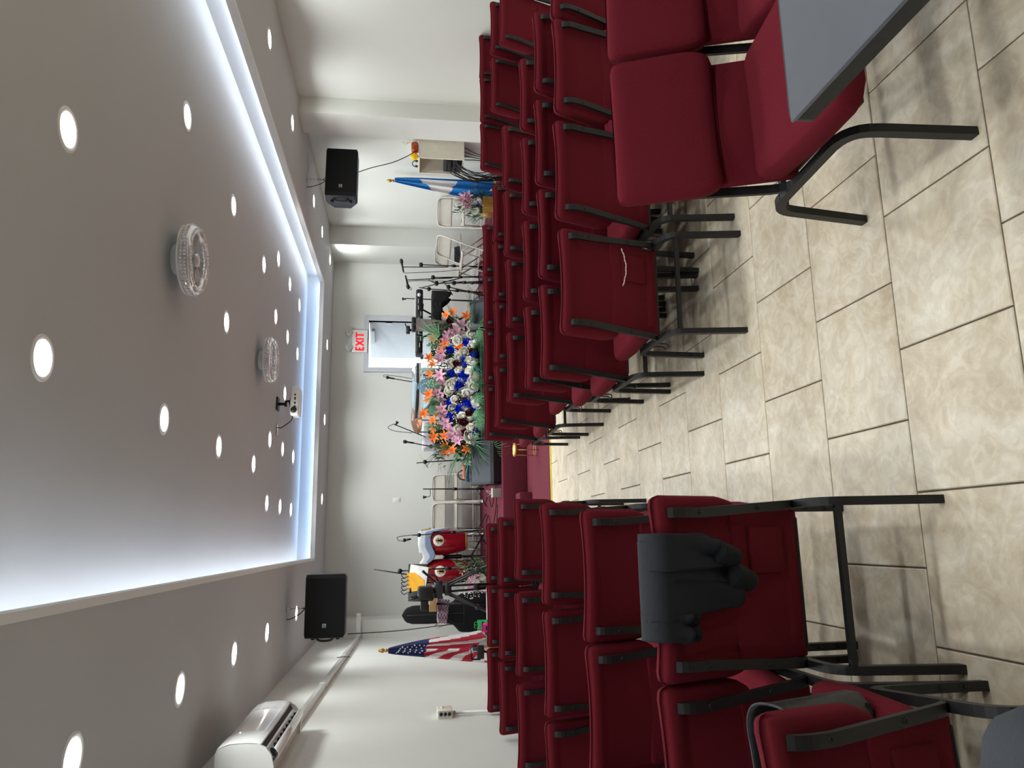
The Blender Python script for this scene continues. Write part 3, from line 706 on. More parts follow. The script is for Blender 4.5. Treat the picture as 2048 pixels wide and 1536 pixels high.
# ------------------------------------------------------------------ flags on poles
navy_m = mat('navy_flag_cloth', (34, 44, 96), .8, var=.1, scale=30); sred_m = mat('red_flag_cloth', (170, 34, 54), .8, var=.08, scale=30)
fwhite_m = mat('white_flag_cloth', (226, 224, 226), .8, var=.04, scale=30); sky_m = mat('sky_blue_flag_cloth', (36, 124, 200), .8, var=.12, scale=30)
def flag(x, y, z0, ztop, zbot, label, pick, mats, wtop, wbot, lean, seed, tassel=True):
    t = thing('flag', label, 'flag', (x, y, z0))
    H = ztop-z0
    MB().tube([(0, 0, .0), (0, 0, H-.09)], .013, 10).build('pole', gold_m, t)
    MB().lathe([(.11, 0), (.11, .015), (.05, .04), (.02, .06)], n=24).build('base', gold_m, t)
    MB().lathe([(.01, H-.10), (.02, H-.09), (.02, H-.08), (.011, H-.072), (.022, H-.055), (.024, H-.04), (.014, H-.012), (.003, H)], n=14).build('finial', brass_m, t)
    zt, zb = H-.105, zbot-z0; NU, NV = 48, 110
    def fn(u, v):
        w = wtop+(wbot-wtop)*(v**.8); s = (u-.5)*2
        fold = math.sin(u*5.2*PI+seed)*(.012+.05*v)
        xx = s*w*.5+lean*v+.012*math.sin(v*5+seed)*v
        yy = -.028-fold*.8-.045*v*(1-s*s)
        zz = zt+(zb-zt)*v-(.05*abs(s)+.03*math.sin(u*5.2*PI+seed+1))*v
        return Vector((xx, yy, zz))
    groups = {}
    P = [[fn(i/NU, j/NV) for j in range(NV+1)] for i in range(NU+1)]
    mb = MB()
    for i in range(NU):
        for j in range(NV):
            k = pick((i+.5)/NU, (j+.5)/NV)
            mb.add([P[i][j], P[i+1][j], P[i+1][j+1], P[i][j+1]], [(0, 3, 2, 1)], True, k)
    cl = mb.build('cloth', mats, t)
    md = cl.modifiers.new('thickness', 'SOLIDIFY'); md.thickness = .004
    wd = cl.modifiers.new('weld', 'WELD'); wd.merge_threshold = .0005
    cl.modifiers.move(1, 0)
    return t, fn
def us_pick(u, v):
    s = (u-.5)*2
    if v < .40+.03*s: return 0
    if s > .0: q = s*5.2+1.1-1.9*v*s
    else: q = v*8.5-s*2.6+.4
    return 1 if int(q) % 2 else 2
ft, ffn = flag(-1.13, 8.55, .006, 1.785, .70, 'striped red and white flag with a starred navy canton on a gold pole', us_pick, [navy_m, sred_m, fwhite_m], .05, .33, .02, .6)
st_ = MB()
for k in range(22):
    v = .09+.30*((k*7) % 22)/22; u = .2+.62*((k*13) % 22)/22; c = ffn(u, v)+Vector((0, -.006, 0)); r = .012
    vs = [c]+[c+Vector((math.sin(i*PI/5)*(r if i % 2 == 0 else r*.42), 0, math.cos(i*PI/5)*(r if i % 2 == 0 else r*.42))) for i in range(10)]
    st_.add(vs, [(0, 1+i, 1+(i+1) % 10) for i in range(10)])
so = st_.build('stars', fwhite_m, ft); so.modifiers.new('thickness', 'SOLIDIFY').thickness = .002
def gt_pick(u, v):
    s = (u-.5)*2
    if s > .62: return 0
    if v < .30-.10*s: return 0
    if v < .60+.06*s: return 1
    return 0
flag(4.845, 9.76, STH, 1.825, .40, 'sky blue and white banded flag hanging on a pole beside the wall cabinet', gt_pick, [sky_m, fwhite_m], .06, .36, -.11, 2.0)

# ------------------------------------------------------------------ folding metal chairs
def make_folding():
    t = thing('folding_chair', '', 'chair')
    W = .215; tube_m = mat('beige_tube', (190, 184, 174), .3, .25, var=.04)
    fr = smooth_path([(-W, -.20, 0), (-W, -.05, .36), (-W, .115, .68)], 4)+smooth_path([(-W+.015, .14, .745), (-W+.06, .152, .775), (0, .155, .782), (W-.06, .152, .775), (W-.015, .14, .745)], 4)+smooth_path([(W, .115, .68), (W, -.05, .36), (W, -.20, 0)], 4)
    MB().tube(fr, .0115, 8).build('front_frame', tube_m, t)
    for s_ in (-1, 1):
        MB().tube([(s_*(W-.028), .24, 0), (s_*(W-.028), -.17, .435)], .0105, 8).build('leg', tube_m, t)
        MB().lathe([(.016, 0), (.015, .025)], c=(s_*(W-.028), .24, 0), n=10).build('foot_cap', white_m, t)
        MB().lathe([(.017, 0), (.016, .025)], c=(s_*W, -.20, 0), n=10).build('foot_cap', white_m, t)
    MB().tube([(-W+.028, .17, .075), (W-.028, .17, .075)], .008, 6).build('crossbar', tube_m, t)
    MB().tube([(-W, -.135, .155), (W, -.135, .155)], .008, 6).build('crossbar', tube_m, t)
    def seat(u, v): return (-.195+.39*u, -.20+.39*v, .442-.012*math.sin(PI*u)*math.sin(PI*v)-.03*max(0, .12-v)/.12)
    MB().grid(seat, 10, 10, .014).build('seat', beige_m, t)
    def back(u, v):
        x = -.205+.41*u; z = .575+.185*v; r = .07
        if v > .55: x *= 1-.14*((v-.55)/.45)**3
        return (x, .062+.10*v-.02*(1-(2*u-1)**2)*-1, z)
    MB().grid(back, 14, 8, .012).build('backrest', beige_m, t)
    return t
fproto = make_folding(); fused = False
def folding(x, y, z, rz, label):
    global fused
    o = fproto if not fused else copy_tree(fproto)
    fused = True; o.location = (x, y, z); o.rotation_euler = (0, 0, rz); o['label'] = label; o['group'] = 'beige folding chairs on the stage'; return o
folding(.82, 12.13, STH, 0, 'beige metal folding chair against the back wall behind the stage monitor')
folding(.37, 12.13, STH, 0, 'beige metal folding chair against the back wall next to the towel-draped drum')
folding(-.12, 12.15, STH, 0, 'beige metal folding chair against the back wall hidden behind the red drums')
folding(-.95, 11.1, STH, math.radians(62), 'beige metal folding chair standing angled behind the striped flag')
folding(4.33, 11.37, STH, math.radians(-62), 'beige metal folding chair at the far end of the row by the corner')
folding(4.22, 10.74, STH, math.radians(-66), 'beige metal folding chair with dark books on its seat')
folding(4.70, 10.38, STH, math.radians(-22), 'beige metal folding chair half hidden behind the blue and white flag')
for k in range(3):
    single('book', MB().rbox((0, 0, .013), (.2-.01*k, .15, .026), .003, (1, 1, 1)), mat('dark_book_cover', (26, 28, 38), .6), 'dark covered book in the pile on a folding chair', 'book', (4.19, 10.74, STH+.4425+.0265*k), math.radians(20+8*k), 'dark books on the folding chair')

# ------------------------------------------------------------------ wall cabinet with cables
cb = thing('wall_cabinet', 'small cream open cabinet on the wall stuffed with black audio gear', 'cabinet', (XR, 8.86, .83))
CD, CL_, CH = .25, .42, .56
for nm, lo, hi in (('side_panel', (-CD, 0, 0), (0, .018, CH)), ('side_panel', (-CD, CL_-.018, 0), (0, CL_, CH)), ('top_panel', (-CD-.01, -.005, CH), (0, CL_+.005, CH+.018)), ('bottom_panel', (-CD, .018, 0), (0, CL_-.018, .018)), ('back_panel', (-.012, .018, .018), (0, CL_-.018, CH))):
    MB().box(lo, hi).build(nm, cream_m, cb)
for k, z in enumerate((.849, .970)):
    am = thing('amplifier', ['black amplifier on the cabinet floor among cables', 'black mixer unit stacked on the amplifier in the wall cabinet'][k], 'amplifier', (XR-.13, 9.07, z))
    MB().rbox((0, 0, .06), (.2, .34, .12 if k == 0 else .10), .006, (1, 1, 1)).build('case', black_m, am)
    for j in range(6): MB().lathe([(.010, 0), (.008, .014)], n=10, M=tr(-.10, -.13+.05*j, .07) @ rotm('Y', -PI/2)).build('knob', dark_m, am)
rr = random.Random(9)
for k in range(16):
    y0 = 8.93+.02*k*.9; a = Vector((XR-CD+.02, y0, .86+.12*rr.random())); b2 = Vector((XR-CD-.10-.08*rr.random(), y0+.06*rr.random(), .62)); c = Vector((XR-CD-.05+.12*rr.random(), 8.98+.4*rr.random(), STH if False else .02))
    if c.y > STY-.05: c.y = STY-.06
    single('cable', MB().tube(smooth_path([a, a+Vector((-.07, 0, -.03)), b2, Vector((c.x-.03, c.y, .25)), c], 5), .0055, 6), black_m, 'black cable in the bundle hanging from the wall cabinet', 'cable', group='cables hanging from the wall cabinet')
for k in range(4):
    y0 = 8.90+.05*k
    single('cable', MB().tube(smooth_path([(XR-.06-.03*k, y0, .825), (XR-.14, y0+.02, .6), (XR-.05-.04*k, y0+.04*k, .35), (XR-.09, y0, .02)], 5), .006, 6), black_m, 'black cable looping down the wall under the cabinet', 'cable', group='cables under the wall cabinet')
single('toy_ball', MB().ball((0, 0, .05), .05, 20, 14), yellow_m, 'bright yellow ball on top of the wall cabinet', 'ball', (XR-.20, 8.93, .83+CH+.018))
sb = thing('snack_bag', 'crumpled red and brown packet on top of the wall cabinet', 'packet', (XR-.09, 8.90, .83+CH+.018))
MB().rbox((0, 0, .045), (.13, .10, .09), .03, (4, 3, 4), lambda q: q+Vector((.01*noise.noise(q*25), .01*noise.noise(q*25+Vector((3, 3, 3))), 0))).build('packet', mat('red_brown_foil', (168, 84, 30), .35, .2, var=.5, scale=25), sb)
MB().rbox((-.055, -.02, .03), (.03, .08, .06), .01, (1, 1, 1)).build('red_label', mat('red_foil', (180, 30, 40), .4), sb)
single('headphones', MB().tube(smooth_path([(0, -.05, .02), (-.0, -.05, .055), (0, .02, .075), (0, .09, .055), (0, .09, .02)], 5), .006, 6).ball((0, -.05, .022), .022, 10, 8, (.6, 1, 1)).ball((0, .09, .022), .022, 10, 8, (.6, 1, 1)), black_m, 'black headphones lying on the wall cabinet top', 'headphones', (XR-.2, 9.10, .83+CH+.018))
single('fairy_light', MB().tube(smooth_path([(0, 0, 0), (.01, .01, .04), (-.01, .02, .08), (.015, .01, .12)], 4), .003, 5).ball((0, 0, .06), .007).ball((.005, .01, .1), .007), mat('gold_wire', (210, 190, 130), .4, .5), 'short twist of gold wire above the red packet', 'wire', (XR-.04, 8.89, .83+CH+.10))

# ------------------------------------------------------------------ stage monitors, bench, little things at the stage edge
def wedge(x0, x1, y0, label):
    W = x1-x0; t = thing('stage_monitor', label, 'loudspeaker', (x0, y0, STH), 0, 'wedge monitors along the stage front')
    prof = [(0, .0), (-.02, .10), (.0, .135), (.17, .355), (.24, .36), (.28, .20), (.29, 0)]
    MB().prism([(.03, y, z) for y, z in prof], (W-.06, 0, 0)).build('cabinet', black_m, t)
    MB().prism([(.03, -.003, .137), (.03, .168, .359), (.03, .173, .355), (.03, .004, .132)], (W-.06, 0, 0)).build('top_panel', mat('lit_top_tone', (60, 67, 73), .6, var=.05), t)  # paler colour paints ceiling light falling on the monitor's sloping top
    for x in (0, W-.03):
        o = MB().prism([(x, y, z) for y, z in [(.02, 0), (-.03, .10), (-.01, .145), (.16, .37), (.25, .37), (.29, .2), (.30, 0)]], (.03, 0, 0)).build('end_cheek', black_m, t)
        MB().rbox((x-.004 if x == 0 else x+.034, .2, .17), (.014, .14, .05), .006, (1, 1, 1)).build('handle', dark_m, o)
    return t
wedge(.69, 1.29, 9.58, 'black wedge monitor left bare beside the palm leaves')
wedge(2.74, 3.14, 9.58, 'black wedge monitor behind palm fronds near the microphone stands')
bn = thing('low_bench', 'low dark green draped bench carrying the big flower arrangement', 'bench', (1.98, 10.10, STH))
MB().rbox((0, 0, .11), (1.50, .40, .22), .015, (2, 2, 2)).build('bench_top', mat('dark_green_cloth', (44, 74, 58), .9, var=.2), bn)
gs = thing('plant_stand', 'slim gold metal stand with a round mirrored top before the stage', 'stand', (at_z(1074, 900, .006).x, 8.68, .006))
zt = at_y(1031, 900, 8.68).z
MB().lathe([(.001, zt-.012), (.078, zt-.012), (.082, zt-.006), (.082, zt+.016), (.076, zt+.016), (.074, zt+.0), (.001, zt+.0)], n=28).build('dish', gold_m, gs)
for k in range(3):
    a = 2*PI*k/3+.4; MB().tube([(.07*math.cos(a), .07*math.sin(a), zt-.01), (.078*math.cos(a), .078*math.sin(a), .0)], .005, 8).build('leg', gold_m, gs)
MB().tube([(.078*math.cos(i*PI/8), .078*math.sin(i*PI/8), .03) for i in range(17)], .004, 6, cap=False).build('foot_ring', gold_m, gs)
gb = thing('gift_box', 'small silver box with a white ribbon on the stage edge', 'box', (at_z(998, 988, STH).x, 9.62, STH))
MB().rbox((0, 0, .055), (.11, .09, .11), .004, (1, 1, 1)).build('box', mat('silver_paper', (150, 146, 142), .35, .4, var=.15), gb)
MB().box((-.058, -.048, .11), (.058, .048, .122)).build('lid', white_m, gb)
MB().tube(smooth_path([(-.01, 0, .122), (.0, 0, .16), (.03, 0, .19), (.02, 0, .15), (0, 0, .123), (-.03, 0, .16), (-.045, 0, .18)], 4), 1, rect=(.003, .016)).build('ribbon', white_m, gb)
c = at_y(932, 947, 10.35)
hb = thing('cooler_bag', 'navy bag with a red stripe and orange flap behind the bare monitor', 'bag', (c.x, 10.35, STH), math.radians(-8))
MB().rbox((0, 0, .20), (.22, .16, .40), .03, (3, 2, 3)).build('body', mat('navy_nylon', (30, 44, 96), .6, var=.15), hb)
MB().rbox((-.03, -.082, .26), (.05, .01, .14), .003, (1, 1, 1)).build('stripe', mat('red_webbing', (190, 40, 50), .7), hb)
MB().rbox((.02, 0, .415), (.19, .15, .04), .014, (2, 2, 1)).build('flap', mat('coral_nylon', (226, 110, 84), .6), hb)
MB().tube(smooth_path([(-.09, 0, .40), (-.07, 0, .47), (0, 0, .50), (.05, 0, .43)], 5), .009, 8).build('handle', black_m, hb)

# ------------------------------------------------------------------ microphone stands
def mic_mesh(mb, a, b):
    a, b = Vector(a), Vector(b); d = (b-a)
    mb.tube([a, a+d*.68], [.012, .016], 10); mb.tube([a+d*.66, a+d*.74, a+d*.9, b], [.017, .026, .027, .014], 10); return mb
def mic_stand(base, top, label, boom=None, mic=None, legs=.26, knobs=True, cable=None, tilt=0.0, small=False):
    base = Vector(base); t = thing('microphone_stand', label, 'microphone stand', base, 0, 'microphone stands on the stage')
    tp = Vector(top)-base
    MB().tube([(0, 0, .05), tp*.52], .0135, 10).tube([tp*.5, tp], .009, 8).build('pole', black_m, t)
    MB().tube([tp*.48, tp*.54], .022, 10).build('clutch', black_m, t)
    a0 = rr.random()*2
    for k in range(3):
        a = a0+2*PI*k/3
        MB().tube([(0, 0, .16), (legs*math.cos(a), legs*math.sin(a), .008)], .007, 8).build('leg', black_m, t)
    if boom:
        p, q = Vector(boom[0])-base, Vector(boom[1])-base
        MB().tube([p, q], .008, 8).build('boom', black_m, t)
        MB().lathe([(.03, -.022), (.03, .022)], n=12, M=Matrix.Translation(tp) @ rotm('X', PI/2)).build('boom_clamp', black_m, t)
    if mic:
        p, q = Vector(mic[0])-base, Vector(mic[1])-base
        mm = mic_mesh(MB(), p, q).build('microphone', black_m, t)
    if cable:
        MB().tube(smooth_path([Vector(c)-base for c in cable], 6), .0045, 6).build('cable', black_m, t)
    return t
S = lambda px, py, Y: at_z(px, py, STH) if Y is None else Vector((at_y(px, py, Y).x, Y, STH))
Y1 = 11.05
def fl(px, py, Y): p = at_y(px, py, Y); return Vector((p.x, Y, STH))
mic_stand(fl(962, 534, Y1), A(842, 529.5, Y1), 'black microphone stand with a level T-shaped microphone beside the corner pilaster', legs=.12, boom=(A(895, 534, Y1-.02), A(807, 534, Y1-.02)), mic=(A(807, 544, Y1-.02), A(802, 518, Y1-.02)), cable=[A(807, 544, Y1), A(815, 546, Y1), A(880, 543, Y1), A(940, 538, Y1), fl(955, 538, Y1+.1)])
mic_stand(fl(958, 553, 10.9), A(866, 555, 10.9), 'black microphone stand with a drooping microphone second from the corner pilaster', (A(905, 556, 10.88), A(814, 560, 10.88)), (A(811, 551, 10.88), A(817, 578, 10.88)), cable=[A(817, 578, 10.88), A(823, 578, 10.9), A(818, 563, 10.9), A(880, 562, 10.9), fl(955, 565, 11)])
mic_stand(fl(957, 566, 10.6), A(908, 566, 10.6), 'short black boom stand crossing in front of the keyboards', (A(925, 555, 10.6), A(841, 576, 10.6)), None)
mic_stand(fl(957, 585, 11.3), A(858, 578, 11.3), 'plain black upright stand between the keyboard and the tangled stands', (A(858, 578, 11.28), A(838, 575, 11.28)), None)
mic_stand(fl(957, 562, 10.3), A(873, 567, 10.3), 'black stand with a bent top arm among the tangled stands', (A(873, 567, 10.28), A(857, 560, 10.28)), None)
mic_stand(fl(957, 592, 10.8), A(897, 574, 10.8), 'low black stand leaning among the tangled stands', (A(905, 590, 10.78), A(887, 562, 10.78)), None)
mic_stand(fl(945, 602, 11.7), A(812, 597, 11.7), 'tall thin black stand with a small square head above the keyboard', None, (A(812, 598, 11.7), A(804, 598, 11.7)))
mic_stand(fl(950, 660, 11.27), A(824, 660, 11.27), 'black stand holding a little camera above the black keyboard', None, None, legs=.1)
cm = thing('small_camera', 'small black camera with a pointed antenna above the keyboard', 'camera', A(816, 660, 11.27))
MB().rbox((0, 0, 0), (.12, .07, .06), .012, (2, 1, 1)).build('body', black_m, cm)
MB().lathe([(.028, 0), (.028, .05), (.022, .055)], n=14, M=tr(-.02, -.035, 0) @ rotm('X', PI/2)).build('lens', dark_m, cm)
MB().tube([(.06, 0, .03), (.14, 0, .055)], [.010, .003], 8).build('antenna', black_m, cm)
MB().tube([(0, 0, -.06), (0, 0, -.03)], .02, 10).build('mount', black_m, cm)
mic_stand(fl(950, 768, 11.9), A(846, 767, 11.9), 'black stand with a high gooseneck microphone behind the clear lectern', (A(850, 768, 11.9), A(785, 757, 11.9)), (A(789, 757.5, 11.9), A(772, 754.5, 11.9)), cable=[A(772, 754, 11.9), A(767, 753, 11.9), A(774, 750, 11.9), A(830, 758, 11.9)])
mic_stand(fl(955, 866, 11.42), A(835, 864, 11.42), 'black boom stand with an overhead microphone above the cloth-covered drum', (A(851, 874, 11.40), A(787, 848, 11.40)), (A(791, 851, 11.40), A(795, 843, 11.40)), cable=[A(787, 848, 11.42), A(776, 855, 11.42), A(790, 862, 11.42), A(825, 866, 11.42)])
mic_stand(fl(955, 893, 11.4), A(862, 893, 11.4), 'black boom stand with a short microphone beside the cloth-covered drum', (A(862, 893, 11.38), A(815, 884, 11.38)), (A(828, 886, 11.38), A(806, 883, 11.38)))
mic_stand(fl(958, 917, 11.0), A(850, 924, 11.0), 'black stand with a round knob and bare top near the bare monitor', (A(866, 923, 11.0), A(833, 926, 11.0)), None)
mic_stand(fl(958, 978, 11.3), A(846, 978, 11.3), 'black stand with a hooked gooseneck microphone between two folding chairs', None, (A(853, 994, 11.3), A(846, 994.5, 11.3)), cable=[A(860, 978, 11.3), A(861, 986, 11.3), A(859, 993, 11.3), A(852, 994, 11.3)])
mic_stand(fl(958, 1060, 11.28), A(838, 1070, 11.28), 'black stand with a bent gooseneck microphone over the towel', (A(838, 1070, 11.28), A(824, 1070.5, 11.28)), (A(822, 1078, 11.26), A(806, 1081, 11.26)), cable=[A(824, 1070, 11.28), A(800, 1073, 11.28), A(794, 1076, 11.28), A(798, 1081, 11.28), A(807, 1082, 11.28)])
mic_stand(fl(960, 1132, 10.2), A(800, 1142, 10.2), 'black boom stand with a long pole slanting above the red drums', (A(856, 1155, 10.18), A(748, 1139, 10.18)), None)
single('drumstick', MB().tube([A(838, 908, 11.0), A(856, 936, 11.0)], [.004, .008], 8), mat('pale_wood', (200, 172, 120), .6), 'pale wooden drumstick held level on the bare-topped stand', 'drumstick')

# ------------------------------------------------------------------ keyboards, mauve case, clear lectern, drums
def kstand(t, W, z):
    for yy in (-.12, .12):
        s_ = 1 if yy > 0 else -1
        MB().tube([(-.26*s_, yy, 0), (.26*s_, yy, z)], .014, 8).build('leg', black_m, t)
    for xx in (-.26, .26): MB().tube([(xx, -.17, z), (xx, .17, z)], .012, 8).build('support_bar', black_m, t)
    for xx in (-.26, .26): MB().tube([(xx, -.17, .012), (xx, .17, .012)], .012, 8).build('foot_bar', black_m, t)
a, b2 = A(845, 709, 11.45), A(845, 582, 11.45)
k1 = thing('keyboard', 'long black keyboard on a crossed stand in front of the exit door', 'keyboard', ((a.x+b2.x)/2, 11.5, STH))
KW = b2.x-a.x; kz = a.z-STH
kb = MB().rbox((0, 0, kz+.055), (KW, .32, .11), .03, (3, 2, 2)).build('body', black_m, k1)
kstand(k1, KW, kz)
kk = MB()
for i in range(36): kk.rbox((-KW/2+.08+i*(KW-.16)/36, .10, kz+.115), ((KW-.16)/36-.003, .11, .012), .002, (1, 1, 1))
o = kk.build('keys', white_m, kb); o['kind'] = 'stuff'
for k in range(9): MB().rbox((-KW/2+.12+k*.1, -.165, kz+.03+.05*rr.random()), (.07, .012, .012), .003, (1, 1, 1)).build('slider', mat('pale_control', (170, 170, 176), .5), kb)
MB().lathe([(.028, 0), (.026, .01)], n=16, M=tr(KW/2-.1, -.16, kz+.06) @ rotm('X', PI/2)).build('dial', white_m, kb)
a, b2 = A(880, 706, 11.0), A(880, 588, 11.0)
k2 = thing('covered_keyboard', 'keyboard hidden under a black cloth that droops at one end', 'keyboard', ((a.x+b2.x)/2, 11.02, STH)); KW = b2.x-a.x; kz = a.z-STH
kstand(k2, KW, kz); MB().rbox((0, 0, kz+.06), (KW-.03, .28, .10), .02, (2, 1, 1)).build('body', black_m, k2)
def drape(u, v):
    x = -KW/2-.01+(KW+.02)*u; a = -1+2*v
    dz = .13 if abs(a) < .62 else .13-(abs(a)-.62)/.38*(.15+.20*max(0, (u-.72)/.28)**1.5*math.sin(min(1, (1-u)/.05+.25)*PI/2)+.015*math.sin(u*30))
    yy = a/.62*.15 if abs(a) < .62 else math.copysign(.15+.012*math.sin(u*22), a)
    return (x, yy, kz+dz)
MB().grid(drape, 40, 26, .006).build('cover', blackcloth_m, k2)
mauve_m = mat('mauve_leatherette', (112, 90, 98), .55, var=.08)
a, b2 = A(829, 645, 10.75), A(890, 629, 10.75)
mc = thing('instrument_case', 'tall narrow mauve case with a black cap rising behind the flowers', 'case', (a.x-.06, 10.75, STH), math.radians(12))
zc_ = a.z-STH
MB().rbox((0, 0, zc_/2), (.17, .10, zc_), .02, (1, 1, 3), lambda q: Vector((q.x+.06*q.z/zc_, q.y, q.z))).build('body', mauve_m, mc)
MB().rbox((.03, 0, zc_+.012), (.20, .13, .06), .02, (2, 1, 1)).build('cap', black_m, mc)
a, b2 = A(828, 843, 10.72), A(828, 731, 10.72)
lc = thing('lectern', 'clear acrylic lectern standing behind the flower arrangement', 'lectern', ((a.x+b2.x)/2+.02, 10.76, STH)); LW = b2.x-a.x-.04; lz = a.z-STH
MB().rbox((0, -.02, lz-.02), (LW, .42, .016), .004, (1, 1, 1), None, tr(0, 0, lz-.02) @ rotm('X', math.radians(14)) @ tr(0, 0, -lz+.02)).build('reading_desk', acryl_m, lc)
MB().rbox((0, -.22, lz-.06), (LW, .014, .07), .004, (1, 1, 1)).build('front_lip', acryl_m, lc)
MB().rbox((0, -.10, lz*.5-.05), (LW-.16, .014, lz-.14), .004, (1, 1, 1)).build('front_panel', acryl_m, lc)
for s_ in (-1, 1): MB().rbox((s_*(LW/2-.08), .05, lz*.5-.05), (.014, .28, lz-.12), .004, (1, 1, 1)).build('side_panel', acryl_m, lc)
MB().rbox((0, .02, .012), (LW-.04, .42, .024), .004, (1, 1, 1)).build('base', acryl_m, lc)
c = A(852, 774, 10.65)
em = MB().lathe([(.001, 0), (.11, 0), (.12, .004), (.12, .008), (.001, .008)], n=28, M=Matrix.Translation(Vector((c.x-lc.location.x, -.11, c.z-STH))) @ rotm('X', PI/2)).build('emblem', mat('pale_blue_emblem', (140, 180, 205), .5, var=.2, scale=14), lc)
dr = thing('drum', 'small drum wrapped in a pale lilac cloth behind the flowers', 'drum', (A(866, 872, 11.95).x, 11.95, STH))
dz = A(846, 872, 11.95).z-STH
MB().lathe([(.20, dz-.36), (.21, dz-.34), (.21, dz-.02), (.215, dz), (.001, dz)], n=28).build('shell', mat('dark_drum_shell', (40, 36, 40), .35), dr)
for k in range(3): MB().tube([(.19*math.cos(k*2.1), .19*math.sin(k*2.1), dz-.3), (.25*math.cos(k*2.1), .25*math.sin(k*2.1), .01)], .009, 8).build('leg', chrome_m, dr)
def dcl(u, v):
    a = 2*PI*u; r = .34*v
    if r < .225: return (r*math.cos(a), r*math.sin(a), dz+.006)
    return ((.225+.012*math.sin(a*7))*math.cos(a), (.225+.012*math.sin(a*7))*math.sin(a), dz+.006-(r-.225)*(1.3+.6*math.sin(a*2+1)))
MB().grid(dcl, 48, 12, .005).build('cloth', mat('lilac_cloth', (214, 206, 220), .85, var=.1, scale=9), dr)
cy_ = thing('cymbal', 'bronze cymbal tilted on a stand behind the clear lectern', 'cymbal', (A(832, 840, 11.15).x, 11.15, STH))
cz = A(832, 840, 11.15).z-STH
MB().tube([(0, 0, .1), (0, 0, cz+.03)], .009, 8).build('pole', chrome_m, cy_)
for k in range(3): MB().tube([(0, 0, .25), (.24*math.cos(k*2.1), .24*math.sin(k*2.1), .01)], .008, 8).build('leg', chrome_m, cy_)
MB().lathe([(.001, .022), (.03, .02), (.045, .008), (.20, -.006), (.20, -.009), (.045, .005), (.001, .018)], n=32, M=tr(0, 0, cz) @ rotm('X', math.radians(22)) @ rotm('Y', math.radians(-8))).build('plate', mat('bronze', (150, 104, 78), .35, .7, var=.15), cy_)
tm = thing('tom_drum', 'drum with a pale blue head behind the clear lectern', 'drum', (A(862, 785, 11.5).x, 11.5, STH)); tz = A(862, 785, 11.5).z-STH
TM = tr(0, 0, tz) @ rotm('X', math.radians(35))
MB().lathe([(.16, -.22), (.165, -.2), (.165, 0)], n=28, M=TM).build('shell', mat('dark_blue_shell', (50, 60, 80), .3), tm)
MB().lathe([(.001, .006), (.155, .004)], n=28, M=TM, cap=False).build('head', mat('pale_blue_head', (150, 188, 210), .6), tm)
MB().tube([TM @ Vector((.166*math.cos(i*PI/12), .166*math.sin(i*PI/12), .0)) for i in range(25)], .007, 6, cap=False).build('hoop', chrome_m, tm)
MB().tube([(0, .05, tz-.15), (0, .08, .02)], .012, 8).tube([(-.2, .08, .012), (.2, .08, .012)], .01, 8).build('stand', chrome_m, tm)

# ------------------------------------------------------------------ conga drums, stand, towel
conga_m = mat('red_lacquer', (140, 14, 30), .2, var=.06, coat=.6)
def conga(px, ptop, pbot, Y, label):
    p = at_y(pbot, px, Y); q = at_y(ptop, px, Y); h = q.z-p.z
    t = thing('conga_drum', label, 'drum', (p.x, Y, p.z), 0, 'red conga drums')
    pr = [(.118, 0), (.135, .05*h), (.165, .2*h), (.190, .42*h), (.198, .58*h), (.190, .74*h), (.170, .90*h), (.160, .985*h)]
    MB().lathe(pr, n=32).build('shell', conga_m, t)
    MB().lathe([(.120, -.004), (.124, .0), (.130, .03), (.120, .03)], n=32, cap=False).build('bottom_band', gold_m, t)
    MB().lathe([(.001, h), (.150, h), (.163, .985*h), (.170, .965*h)], n=32, cap=False).build('head', ivory_m, t)
    MB().tube([(.174*math.cos(i*PI/14), .174*math.sin(i*PI/14), .945*h) for i in range(29)], .008, 6, cap=False).build('rim', gold_m, t)
    for k in range(6):
        a = -PI/2+.35+k*PI/3; MB().tube([(.182*math.cos(a), .182*math.sin(a), .94*h), (.196*math.cos(a), .196*math.sin(a), .80*h)], .007, 6).rbox((.197*math.cos(a), .197*math.sin(a), .79*h), (.025, .025, .05), .006, (1, 1, 1)).build('lug', gold_m, t)
    bd = MB().lathe([(.001, .004), (.078, .002), (.08, 0)], n=28, M=tr(.02, -.197, .60*h) @ rotm('X', PI/2), cap=False).build('badge', mat('white_badge', (232, 228, 220), .5), t)
    em = MB(); M = tr(.02, -.2035, .60*h)
    em.box((-.012, 0, -.045), (.012, .003, .04), M); em.box((-.04, 0, .0), (.04, .003, .016), M); em.prism([(-.045, 0, .02), (.0, 0, .05), (.045, 0, .02), (.0, 0, .035)], (0, .003, 0), M); em.lathe([(.001, 0), (.03, 0), (.03, .003)], n=14, M=M @ tr(0, .003, -.03) @ rotm('X', PI/2))
    em.build('badge_emblem', mat('old_gold_print', (176, 140, 60), .6, var=.25), bd)
    return t, h
CY = 11.62
c1, h1 = conga(1083, 838, 933, CY, 'red conga drum beneath the far end of the white towel')
c2, h2 = conga(1143, 840, 938, CY, 'red conga drum behind the black tripod')
cs = thing('conga_stand', 'black double stand holding both red conga drums', 'stand', ((c1.location.x+c2.location.x)/2, CY+.06, STH))
MB().tube([(0, 0, .05), (0, 0, .62)], .018, 10).build('post', black_m, cs)
dx = abs(c1.location.x-c2.location.x)/2
for s_ in (-1, 1):
    for z in (.40, .58): MB().tube([(0, 0, z), (s_*(dx-.19), 0, z)], .010, 8).build('arm', black_m, cs)
    MB().tube([(s_*(dx-.20), 0, .36), (s_*(dx-.20), 0, .64)], .012, 8).build('clamp_bar', black_m, cs)
